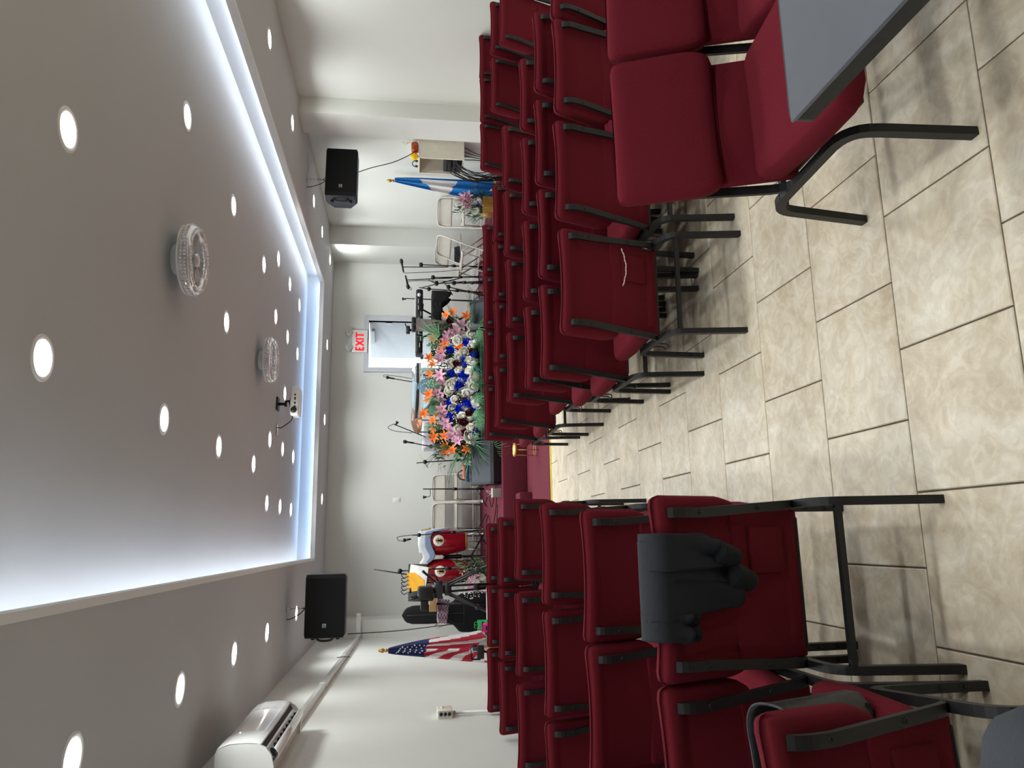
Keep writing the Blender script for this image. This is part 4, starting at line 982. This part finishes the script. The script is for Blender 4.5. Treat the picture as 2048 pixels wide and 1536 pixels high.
for k in range(3):
    a = k*2*PI/3+.5; MB().tube([(0, 0, .22), (.36*math.cos(a), .36*math.sin(a), .01)], .012, 8).build('leg', black_m, cs)
for cc in (c1, c2):
    for k in range(3):
        a = k*2*PI/3+PI/2; MB().tube([(cc.location.x-cs.location.x+.12*math.cos(a), -.06+.12*math.sin(a), cc.location.z-STH+.01), (cc.location.x-cs.location.x+.16*math.cos(a), -.06+.16*math.sin(a), .005)], .008, 6).build('drum_leg', chrome_m, cs)
tw_ = c1.location.x+.20-(c2.location.x-.16); x0 = c2.location.x-.17; top = max(c1.location.z+h1, c2.location.z+h2)+.012
def towel(u, v):
    x = x0+(tw_+.26)*u; a = -1+2*v; over = max(0, (x-(c1.location.x+.15)))
    sag = .075*math.exp(-((x-(c1.location.x+c2.location.x)/2)/.09)**2)
    zz = top-sag-1.0*over
    if abs(a) > .55:
        zz -= (abs(a)-.55)/.45*(.10+.13*u*(1 if a < 0 else .5)+.02*math.sin(u*17)); yy = math.copysign(.185+.012*math.sin(u*14), a)
    else: yy = a/.55*.185
    return (x-over*.82, CY+yy, zz+.004*math.sin(u*25+v*9))
def towel_obj():
    tm_ = mat('white_terry', (226, 230, 234), .95, var=.04, bump=.5, bscale=300); tb_ = mat('pale_blue_terry', (140, 158, 190), .95, var=.06, bump=.5, bscale=300)
    t = thing('towel', 'long white towel with a blue edge draped across both red drums', 'towel', (0, 0, 0))
    MB().grid(towel, 56, 24, .008).build('cloth', tm_, t)
    MB().grid(lambda u, v: Vector(towel(.30+.7*u, -.012+.13*v))+Vector((0, -.006, -.012)), 40, 5, .006).build('blue_border', tb_, t)
towel_obj()

# ------------------------------------------------------------------ camcorder on a tripod
TP = Vector((A(900, 1178, 8.55).x, 8.55, 0.006))
tp = thing('tripod', 'large black video tripod with spread double legs', 'tripod', TP)
ap_ = A(893, 1178, 8.55).z-.006
for k in range(3):
    a = [math.radians(200), math.radians(-20), math.radians(88)][k]; e = Vector((.56*math.cos(a), .42*math.sin(a), .0))
    pr = Vector((-math.sin(a), math.cos(a), 0))*.022
    g = MB(); s0 = Vector((.05*math.cos(a), .05*math.sin(a), ap_-.02))
    for s_ in (-1, 1): g.tube([s0+pr*s_*1.4, s0+(e-s0)*.55+pr*s_], .012, 8)
    g.tube([s0+(e-s0)*.3, e+Vector((0, 0, .012))], .014, 8); g.build('leg', black_m, tp)
    for f_ in (.3, .55): MB().rbox(tuple(s0+(e-s0)*f_), (.06, .06, .045), .01, (1, 1, 1)).build('leg_clamp', dark_m, tp)
MB().lathe([(.055, ap_-.05), (.07, ap_-.02), (.07, ap_+.01), (.045, ap_+.03)], n=20).build('spider', black_m, tp)
MB().rbox((0, 0, ap_+.085), (.11, .13, .11), .03, (2, 2, 2)).lathe([(.045, 0), (.045, .18)], n=16, M=tr(-.09, 0, ap_+.09) @ rotm('Y', PI/2)).build('fluid_head', dark_m, tp)
MB().tube([(.06, 0, ap_+.09), (.11, -.05, ap_+.16), (.20, -.12, ap_+.26)], [.009, .009, .016], 8).build('pan_handle', black_m, tp)
MB().tube([(.05, .02, ap_+.07), (.14, .0, ap_+.12), (.17, 0, ap_+.2)], [.008, .008, .014], 8).build('pan_handle', black_m, tp)
vcz = ap_+.006+.14
vc = thing('video_camera', 'black camcorder with a top handle mounted on the big tripod', 'camera', (TP.x-.04, TP.y, vcz))
MB().rbox((0, 0, .085), (.15, .26, .17), .03, (2, 2, 2)).build('body', black_m, vc)
MB().tube(smooth_path([(-.03, -.08, .165), (-.05, -.08, .235), (-.05, .08, .235), (-.03, .10, .165)], 5), .012, 8).build('handle', black_m, vc)
MB().lathe([(.045, 0), (.045, .09), (.055, .10), (.055, .13)], n=20, M=tr(0, .13, .08) @ rotm('X', -PI/2)).build('lens', dark_m, vc)
MB().rbox((-.12, -.06, .10), (.10, .13, .085), .012, (1, 1, 1)).build('viewfinder', black_m, vc)
MB().tube([(.02, -.02, .25), (.04, .2, .25)], .013, 10).build('shotgun_microphone', black_m, vc)

# ------------------------------------------------------------------ behind the tripod: bass bag, box, plaid cloth, folder, plants
c = A(880, 1226, 10.55)
bc = thing('bass_case', 'tall black padded instrument bag leaning behind the tripod', 'case', (c.x, 10.6, STH))
bh = A(804, 1222, 10.6).z-STH
def case_prof(s_):
    P = [(0, .20), (.18, .27), (.36, .25), (.47, .14), (.56, .12), (.70, .125), (.88, .118), (.95, .095), (.985, .055), (1.0, .004)]
    for i in range(len(P)-1):
        if P[i][0] <= s_ <= P[i+1][0]:
            f_ = (s_-P[i][0])/(P[i+1][0]-P[i][0]); f_ = f_*f_*(3-2*f_); return P[i][1]+(P[i+1][1]-P[i][1])*f_
    return .004
def casefn(u, v):
    a = 2*PI*u; w = case_prof(v); d = .075
    return (w*math.copysign(abs(math.cos(a))**.6, math.cos(a))+.10*v*-.3, d*math.copysign(abs(math.sin(a))**.5, math.sin(a))+.10*v, v*bh)
MB().grid(casefn, 32, 36).build('body', blackcloth_m, bc)
MB().tube([Vector(casefn(.75, i/20))+Vector((0, -.004, 0)) for i in range(1, 20)], .006, 6).build('zip', dark_m, bc)
MB().rbox((-.02, -.10, bh*.22), (.28, .05, .30), .02, (2, 1, 2)).build('front_pocket', blackcloth_m, bc)
c = A(866, 1208, 10.3)
bx = thing('cardboard_box', 'brown cardboard box on a stand between the tripod and the instrument bag', 'box', (c.x, 10.28, STH))
bz = c.z-STH
MB().rbox((0, 0, bz), (.18, .14, .085), .003, (1, 1, 1)).build('carton', card_m, bx)
MB().box((-.092, -.072, bz+.043), (.0, .072, bz+.047)).build('lid_flap', card_m, bx)
MB().tube([(0, 0, .01), (0, 0, bz-.043)], .015, 8).lathe([(.13, 0), (.13, .012), (.02, .03)], n=20).build('stand', black_m, bx)
plaid = bpy.data.materials.new('plaid_cloth'); plaid.use_nodes = True; N = plaid.node_tree.nodes; L = plaid.node_tree.links
tcx = N.new('ShaderNodeTexCoord'); ck = N.new('ShaderNodeTexChecker'); ck.inputs['Scale'].default_value = 26; ck.inputs['Color1'].default_value = (*lin((30, 42, 84)), 1); ck.inputs['Color2'].default_value = (*lin((170, 52, 70)), 1)
ck2 = N.new('ShaderNodeTexChecker'); ck2.inputs['Scale'].default_value = 52; ck2.inputs['Color1'].default_value = (*lin((60, 66, 96)), 1); ck2.inputs['Color2'].default_value = (*lin((206, 208, 216)), 1)
mx = N.new('ShaderNodeMix'); mx.data_type = 'RGBA'; mx.inputs['Factor'].default_value = .5
L.new(tcx.outputs['Object'], ck.inputs['Vector']); L.new(tcx.outputs['Object'], ck2.inputs['Vector']); L.new(ck.outputs['Color'], mx.inputs['A']); L.new(ck2.outputs['Color'], mx.inputs['B']); L.new(mx.outputs['Result'], N['Principled BSDF'].inputs['Base Color']); N['Principled BSDF'].inputs['Roughness'].default_value = .9
def plaidfn(u, v):
    a = -1+2*v; x = -.15+.30*u
    if abs(a) < .3: return (x, a/.3*.085, .004+.004*math.sin(u*9))
    return (x+.02*a, math.copysign(.085+.012*math.sin(u*16), a), -(abs(a)-.3)/.7*(.12 if a < 0 else .06)*(1+.3*u))
c = A(876, 1222, 10.25)
single('plaid_cloth', MB().grid(plaidfn, 24, 20, .006), plaid, 'blue and red plaid cloth draped in front of the black instrument bag', 'cloth', (c.x, 10.42, c.z))
c = A(848, 1165, 10.0)
ms = thing('music_stand', 'black music stand holding white sheets and a yellow folder', 'music stand', (c.x, 10.0, STH)); mz = c.z-STH
MB().tube([(0, 0, .1), (0, 0, mz)], .011, 8).build('pole', black_m, ms)
for k in range(3): MB().tube([(0, 0, .22), (.25*math.cos(k*2.1+.4), .25*math.sin(k*2.1+.4), .01)], .007, 6).build('leg', black_m, ms)
DM = tr(0, 0, mz+.08) @ rotm('X', math.radians(-25))
MB().rbox((0, 0, 0), (.46, .012, .26), .006, (1, 1, 1), None, DM).build('desk', black_m, ms)
sheet_m = mat('white_paper', (226, 226, 224), .8)
MB().rbox((.06, -.012, .0), (.30, .008, .25), .003, (1, 1, 1), None, DM @ rotm('Y', .15)).build('sheets', sheet_m, ms)
MB().prism([(-.10, -.022, .13), (.13, -.022, .13), (.13, -.022, .02), (.02, -.022, -.10), (-.10, -.022, -.10)], (0, .005, 0), DM @ rotm('Y', -.1)).build('yellow_folder', mat('amber_card', (232, 166, 20), .6), ms)
for k in range(5):
    q0 = DM @ Vector((-.12+.05*k, -.03, .12)); MB().tube(smooth_path([q0, q0+Vector((-.02, -.02, .05)), q0+Vector((.02, -.01, .085)), q0+Vector((.03, -.02, .03))], 4), .005, 6).build('cable_loop', black_m, ms)
# ------------------------------------------------------------------ flower shapes
def petal(mb, M, L, W, curl, n=3):
    vs = []; 
    for i in range(n+1):
        t = i/n; w = W*math.sin(PI*min(.98, .12+.86*t))**.7; z = curl*t*t
        vs += [M @ Vector((-w, L*t, z+.25*w)), M @ Vector((0, L*t, z)), M @ Vector((w, L*t, z+.25*w))]
    fs = []
    for i in range(n):
        for j in range(2): fs.append((i*3+j, i*3+j+1, (i+1)*3+j+1, (i+1)*3+j))
    mb.add(vs, fs, True)
def rose_mesh(name, m):
    mb = MB(); mb.ball((0, 0, -.008), .020, 9, 6, (1, 1, .9))
    for ring, (k, r, tilt, L, W) in enumerate(((3, .004, 1.5, .026, .013), (4, .012, 1.4, .029, .018), (5, .019, 1.15, .033, .022), (6, .021, .75, .030, .022))):
        for i in range(k):
            M = rotm('Z', 2*PI*i/k+ring*.55) @ tr(0, r, -.004-.005*ring) @ rotm('X', tilt)
            petal(mb, M, L, W, .006, 3)
    return mb.mesh(name, m)
def lily_mesh(name, m):
    mb = MB()
    for i in range(6):
        petal(mb, rotm('Z', 2*PI*i/6) @ tr(0, .004, 0) @ rotm('X', .75), .078, .016 if i % 2 else .02, -.035, 4)
    for i in range(5):
        a = 2*PI*i/5; mb.tube([(0, 0, 0), (.014*math.cos(a), .014*math.sin(a), .05)], .0015, 4); mb.ball((.014*math.cos(a), .014*math.sin(a), .052), .004, 5, 4)
    return mb.mesh(name, m)
def daisy_mesh(name, m):
    mb = MB()
    for ring, (k, t, L) in enumerate(((18, .25, .05), (14, .6, .042), (10, 1.0, .03))):
        for i in range(k): petal(mb, rotm('Z', 2*PI*i/k+ring) @ tr(0, .004, 0) @ rotm('X', t), L, .006, .0, 2)
    return mb.mesh(name, m)
def frond_mesh(name, L=.5, n=22, fan=False, seed=0):
    R = random.Random(seed); mb = MB()
    if fan:
        for i in range(n):
            a = -1.35+2.7*i/(n-1); l = L*(.75+.25*math.cos(a))*(.9+.2*R.random())
            M = rotm('Z', a) @ rotm('X', .12*R.random())
            mb.grid(lambda u, v: M @ Vector(((v-.5)*.018*(1-u*.9)*(.3+2*min(u, .35)), l*u, .05*math.sin(u*2)+.004*abs(v-.5)-.12*u*u*l)), 5, 2)
    else:
        mb.tube([(0, L*i/8, .10*L*math.sin(i/8*2.4)) for i in range(9)], [.004-.0004*i for i in range(9)], 5)
        for i in range(n):
            t = .12+.86*i/(n-1)
            for s_ in (-1, 1):
                l = L*.42*math.sin(PI*min(.97, .15+t*.8))**.8
                M = tr(0, L*t, .10*L*math.sin(t*2.4)) @ rotm('Z', -s_*(1.05-.45*t)) @ rotm('X', -.2)
                mb.grid(lambda u, v: M @ Vector(((v-.5)*.012*(1-u*.85), l*u, .02*u-.08*u*u)), 4, 1)
    return mb
ROSE = {c: rose_mesh('rose', m) for c, m in (('w', ivory_m), ('b', blue_m), ('r', red_m))}
LILY = {c: lily_mesh('lily', m) for c, m in (('p', pink_m), ('o', orange_m))}
DAISY = daisy_mesh('chrysanthemum', white_pet)
FAN = [frond_mesh('palm_leaf', .42, 24, True, k).mesh('palm_leaf', palm_m) for k in range(3)]
FEATHER = [frond_mesh('palm_frond', .52, 20, False, k).mesh('palm_frond', palm_m) for k in range(2)]
def sprigs(centres, spread, count, seed, name, m, parent, leaf=True, L=.09, W=.012):
    R = random.Random(seed); mb = MB()
    for c in centres:
        for k in range(count):
            p = Vector(c)+Vector((R.gauss(0, spread[0]), R.gauss(0, spread[1]), R.gauss(0, spread[2])))
            if leaf:
                M = Matrix.Translation(p) @ Matrix.Rotation(R.random()*6.3, 4, 'Z') @ Matrix.Rotation(R.uniform(-.2, 1.4), 4, 'X')
                petal(mb, M, L*R.uniform(.6, 1.5), W*R.uniform(.6, 1.4), -.02, 2)
            else: mb.ball(p, R.uniform(.004, .008), 5, 4)
    o = mb.build(name, m, parent); o['kind'] = 'stuff'; return o

# ------------------------------------------------------------------ the big arrangement
FA = thing('flower_arrangement', 'long flower arrangement of white and blue roses, pink and orange lilies', 'flowers', (1.92, 10.10, STH+.22))
org = Vector(FA.location)
Za = lambda x, y: (860+x*.1302, 600+y*.1302)
Zb = lambda x, y: (840+x*.1172, 760+y*.1172)
WHITE = [Za(*p) for p in ((630, 520), (510, 545), (420, 615), (655, 690), (590, 730), (530, 795), (445, 875), (600, 920), (655, 955), (325, 965), (495, 980), (450, 1080), (600, 1080), (680, 1180), (640, 1240), (500, 1215), (665, 1335), (320, 1300), (285, 1400), (640, 390), (345, 1265))]+[Zb(*p) for p in ((600, 335), (555, 485), (730, 205), (750, 380), (735, 475), (790, 510), (890, 290), (940, 370), (965, 410), (920, 590), (720, 630), (840, 640), (765, 800), (660, 830), (870, 810), (955, 785), (880, 1060), (540, 120), (790, 225))]
BIG = [Zb(870, 960)]
BLUE = [Za(*p) for p in ((700, 395), (565, 655), (310, 770), (675, 830), (500, 875), (540, 975), (690, 1085), (325, 1125), (485, 1140), (555, 1195), (470, 1285), (435, 1330))]+[Zb(*p) for p in ((515, 390), (670, 490), (520, 625), (800, 400), (935, 205), (845, 230), (935, 490), (845, 680), (925, 875), (890, 1110))]
RED = [Za(*p) for p in ((305, 310), (615, 800), (640, 755), (530, 1130), (415, 980))]+[Zb(*p) for p in ((820, 320), (680, 355), (845, 560), (960, 270), (690, 715), (770, 710), (915, 680), (780, 900))]
PINK = [Za(*p) for p in ((455, 400), (390, 490), (290, 530), (240, 590), (170, 820), (150, 930), (155, 1160), (190, 1270), (500, 395))]+[Zb(*p) for p in ((290, 230), (360, 320), (370, 490), (410, 600), (450, 740), (540, 870), (530, 970), (650, 940), (700, 940), (650, 1040))]
ORANGE = [Za(*p) for p in ((355, 185), (255, 230), (560, 250), (50, 590), (230, 670), (170, 770), (460, 710), (40, 990), (0, 1120), (-10, 880))]+[Zb(*p) for p in ((155, 235), (130, 340), (70, 570), (225, 690), (245, 830), (250, 970), (430, 1130), (425, 1230), (560, 1200), (800, 1180), (430, 950), (320, 550), (1025, 1210))]
R5 = random.Random(21)
def ydepth(px): return 9.94+(965-px)/115*.42
stems = MB()
def put(name, me, pts, sc0, face=-.9):
    for (px, py) in pts:
        Y = ydepth(px)+R5.uniform(-.05, .05); p = at_y(px, py, Y)-org
        place(name, me, FA, p, (PI/2+R5.uniform(-.5, .3)-.15, R5.uniform(-.4, .4), R5.uniform(-.5, .5)), sc0*R5.uniform(.88, 1.15))
        stems.tube([p+Vector((0, .02, -.01)), Vector((p.x*.75, p.y*.3+.05, max(.02, p.z*.25)))], .003, 4)
put('rose', ROSE['w'], WHITE, 1.85); put('rose', ROSE['w'], BIG, 2.6); put('rose', ROSE['b'], BLUE, 1.65); put('rose', ROSE['r'], RED, 1.6)
put('lily', LILY['p'], PINK, 1.15); put('lily', LILY['o'], ORANGE, .92)
stems.build('stems', leaf_m, FA, kind='stuff')
base = MB().rbox((.06, .09, .06), (1.40, .18, .12), .03, (2, 1, 1)).build('floral_tray', mat('dark_green_foam', (40, 58, 40), .9), FA)
cent = [at_y(x, y, ydepth(x)+.13)-org for (x, y) in [(880+15*i % 70, 655+9.2*((i*7) % 29)) for i in range(60)]]
sprigs(cent, (.065, .04, .06), 62, 5, 'foliage', leaf_m, FA, True, .085, .012)
cent2 = [at_y(px, py, ydepth(px)+.02)-org for (px, py) in [Za(350, 560), Za(160, 700), Za(600, 590), Za(100, 780), Za(560, 1000), Za(60, 1250), Zb(660, 270), Zb(350, 760), Zb(250, 750), Zb(620, 560), Zb(400, 1010), Zb(600, 960), Zb(700, 700), Zb(850, 1190), Zb(880, 140), Zb(170, 120)]]
sprigs(cent2, (.045, .04, .05), 46, 6, 'baby_breath', white_pet, FA, False)
# palm leaves: along the front bottom and at both ends
def aim(name, me, px, py, Y, dirv, sc_, roll=0.0):
    p = at_y(px, py, Y)-org; d = Vector(dirv).normalized()
    q = d.to_track_quat('Y', 'Z'); o = place(name, me, FA, p, (0, 0, 0), sc_); o.rotation_euler = (q.to_matrix() @ Matrix.Rotation(roll, 3, 'Y')).to_euler()
R6 = random.Random(8)
for k in range(18):
    py = 650+k*15.5; aim('palm_leaf', FAN[k % 3], 950+R6.uniform(-4, 4), py, 9.84, (R6.uniform(-.9, .9)+(.5 if k < 5 else 0)-(.5 if k > 13 else 0), -.12, -.40), .62, R6.uniform(-.3, .3))
for (px, py, d, s_) in ((952, 648, (.9, -.35, -.12), .9), (955, 660, (.5, -.4, -.4), .9), (950, 880, (-.5, -.4, -.3), .9), (945, 890, (-.9, -.38, -.15), .9), (955, 640, (1, -.2, .15), .95), (950, 650, (.9, -.2, -.25), .85), (925, 655, (.9, 0, .5), .8), (945, 905, (-.9, -.2, -.1), .95), (920, 905, (-.9, -.1, .25), .95), (960, 900, (-.8, -.3, -.55), .95), (900, 895, (-.6, 0, .7), .8), (975, 895, (-.7, -.35, -.8), .8), (880, 670, (.5, 0, .8), .8)):
    aim('palm_leaf', FAN[R6.randrange(3)], px, py, 9.98 if d[1] > -.34 else 9.72, d, s_*1.2, R6.uniform(-.5, .5))
for k in range(13):
    py = 670+k*18; aim('palm_frond', FEATHER[k % 2], 895+R6.uniform(-6, 10), py, 10.25, (R6.uniform(-.35, .35), .1, .9), .5+.15*R6.random(), R6.uniform(-1, 1))

# ------------------------------------------------------------------ two smaller arrangements in gold boxes
def small_arr(cx, cy, z0, pw, ph, label, whites, pinks, blues, height, seed, breath=True):
    t = thing('potted_flowers', label, 'flowers', (cx, cy, z0)); R = random.Random(seed)
    bx = MB().rbox((0, 0, ph/2), (pw, pw*.8, ph), .006, (1, 1, 1)).build('planter', gold_m, t)
    for k in range(7): MB().box((-pw/2+.012+k*(pw-.024)/6-.004, -pw*.4-.006, .01), (-pw/2+.012+k*(pw-.024)/6+.004, -pw*.4, ph-.006)).build('slat', gold_m, bx)
    cen = [Vector((R.uniform(-pw*.6, pw*.6), R.uniform(-.1, .1), ph+R.uniform(.02, height*.6))) for k in range(9)]
    sprigs(cen, (.05, .05, .07), 22, seed, 'foliage', leaf_m, t, True, .09, .011)
    if breath: sprigs([Vector((R.uniform(-pw*.8, pw*.2), R.uniform(-.08, .08), ph+height*R.uniform(.2, .7))) for k in range(6)], (.05, .05, .06), 60, seed+1, 'baby_breath', white_pet, t, False)
    for me, nm, pts, s_ in ((DAISY, 'chrysanthemum', whites, 1.25), (LILY['p'], 'lily', pinks, 1.0), (ROSE['b'], 'rose', blues, 1.2)):
        for (x, z) in pts: place(nm, me, t, (x, -.10, ph+z), (PI/2-.3, R.uniform(-.3, .3), R.uniform(-.6, .6)), s_)
    for k in range(4): o = place('palm_leaf', FAN[k % 3], t, (0, 0, ph), (R.uniform(.3, 1.0), R.uniform(-.3, .3), R.uniform(-1.7, 1.7)), .65)
    return t
pr = at_z(986, 409, STH)
small_arr(4.46, 9.64, STH, .235, .21, 'gold box of mixed flowers in front of the blue and white flag', [(.03, .07), (-.12, .10), (.03, .36), (-.02, .33)], [(.06, .28), (.03, .22), (-.04, .2), (.1, .2)], [(.0, .06)], .45, 31)
cl_ = at_z(975, 1150, 0)
small_arr(-.44, 9.63, STH, .24, .20, 'gold box of white flowers in front of the red drums', [(-.06, .14), (.0, .06), (-.12, .03)], [(-.10, .20), (.02, .16)], [], .40, 41)

# ------------------------------------------------------------------ little table by the striped flag
lt_ = thing('side_table', 'small white side table beside the striped flag', 'table', (-.70, 8.05, .006))
MB().rbox((0, 0, .65), (.42, .34, .022), .006, (1, 1, 1)).build('table_top', white_m, lt_)
for sx in (-1, 1):
    for sy in (-1, 1): MB().tube([(sx*.18, sy*.14, 0), (sx*.17, sy*.13, .64)], .012, 8).build('leg', white_m, lt_)
gm = mat('bright_green_card', (24, 160, 84), .6, var=.15); mm_ = mat('magenta_card', (200, 20, 130), .6, var=.12)
for k, (px, py, m, nm, z) in enumerate(((962, 1249, gm, 'green', 1), (971, 1254, mm_, 'magenta', 0), (965, 1273, gm, 'green', 1), (975, 1281, mm_, 'magenta', 0))):
    p = at_y(px, py, 7.98 if z == 0 else 8.06)
    g = thing('gift_bag', 'small '+nm+' paper gift bag on the white side table '+('nearer the instrument bag' if k < 2 else 'nearer the striped flag'), 'gift bag', (max(p.x, -.87)+.0, 7.95 if z == 0 else 8.12, .667), math.radians([10, -15, 20, 0][k]))
    hh = .06 if z == 0 else .10
    MB().rbox((0, 0, hh/2), (.075, .05, hh), .003, (1, 1, 1)).build('bag', m, g)
    MB().tube(smooth_path([(-.018, 0, hh), (-.015, 0, hh+.03), (.015, 0, hh+.03), (.018, 0, hh)], 4), .003, 6).build('handle', m, g)
    MB().box((-.02, -.027, hh*.35), (.02, -.025, hh*.6)).build('window', black_m, g)
p = at_y(968, 1312, 8.1)
gd = thing('camera_gimbal', 'small black camera rig with red details at the foot of the striped flag', 'camera rig', (-1.12, 8.12, .006))
zt = at_y(945, 1310, 8.1).z
MB().tube([(0, 0, .05), (0, 0, zt-.12)], .011, 8).build('pole', black_m, gd)
for k in range(3): MB().tube([(0, 0, .22), (.20*math.cos(k*2.1+.5), .20*math.sin(k*2.1+.5), .01)], .008, 6).build('leg', black_m, gd)
MB().rbox((0, 0, zt-.09), (.13, .07, .07), .01, (1, 1, 1)).build('body', black_m, gd)
MB().tube([(-.07, 0, zt-.09), (-.07, 0, zt), (.06, 0, zt+.01), (.06, 0, zt-.05)], .010, 8).build('cage', black_m, gd)
MB().rbox((-.01, -.04, zt-.03), (.04, .02, .03), .004, (1, 1, 1)).build('red_module', mat('red_plastic', (170, 30, 40), .5), gd)
MB().rbox((.03, -.01, zt-.03), (.03, .04, .045), .004, (1, 1, 1)).build('blue_module', mat('blue_plastic', (40, 60, 110), .5), gd)
# ------------------------------------------------------------------ cables on the stage floor
for k in range(6):
    x = 3.2+.22*k; pts = [(x, 10.9-.1*k, STH+.006), (x+.15, 10.6, STH+.006), (x-.05, 10.3, STH+.006), (x+.25, 10.05, STH+.006), (x+.1, 9.8+.05*k, STH+.006)]
    single('cable', MB().tube(smooth_path(pts, 6), .0055, 6), black_m, 'black cable lying on the carpet under the microphone stands', 'cable', group='cables on the stage by the stands')
for k in range(4):
    x = .55-.3*k; pts = [(x, 11.5, STH+.006), (x+.1, 11.1, STH+.006), (x-.1, 10.7, STH+.006), (x+.15, 10.2, STH+.006), (x+.5, 9.9+.06*k, STH+.006)]
    single('cable', MB().tube(smooth_path(pts, 6), .0055, 6), black_m, 'black cable lying on the carpet in front of the red drums', 'cable', group='cables on the stage by the drums')
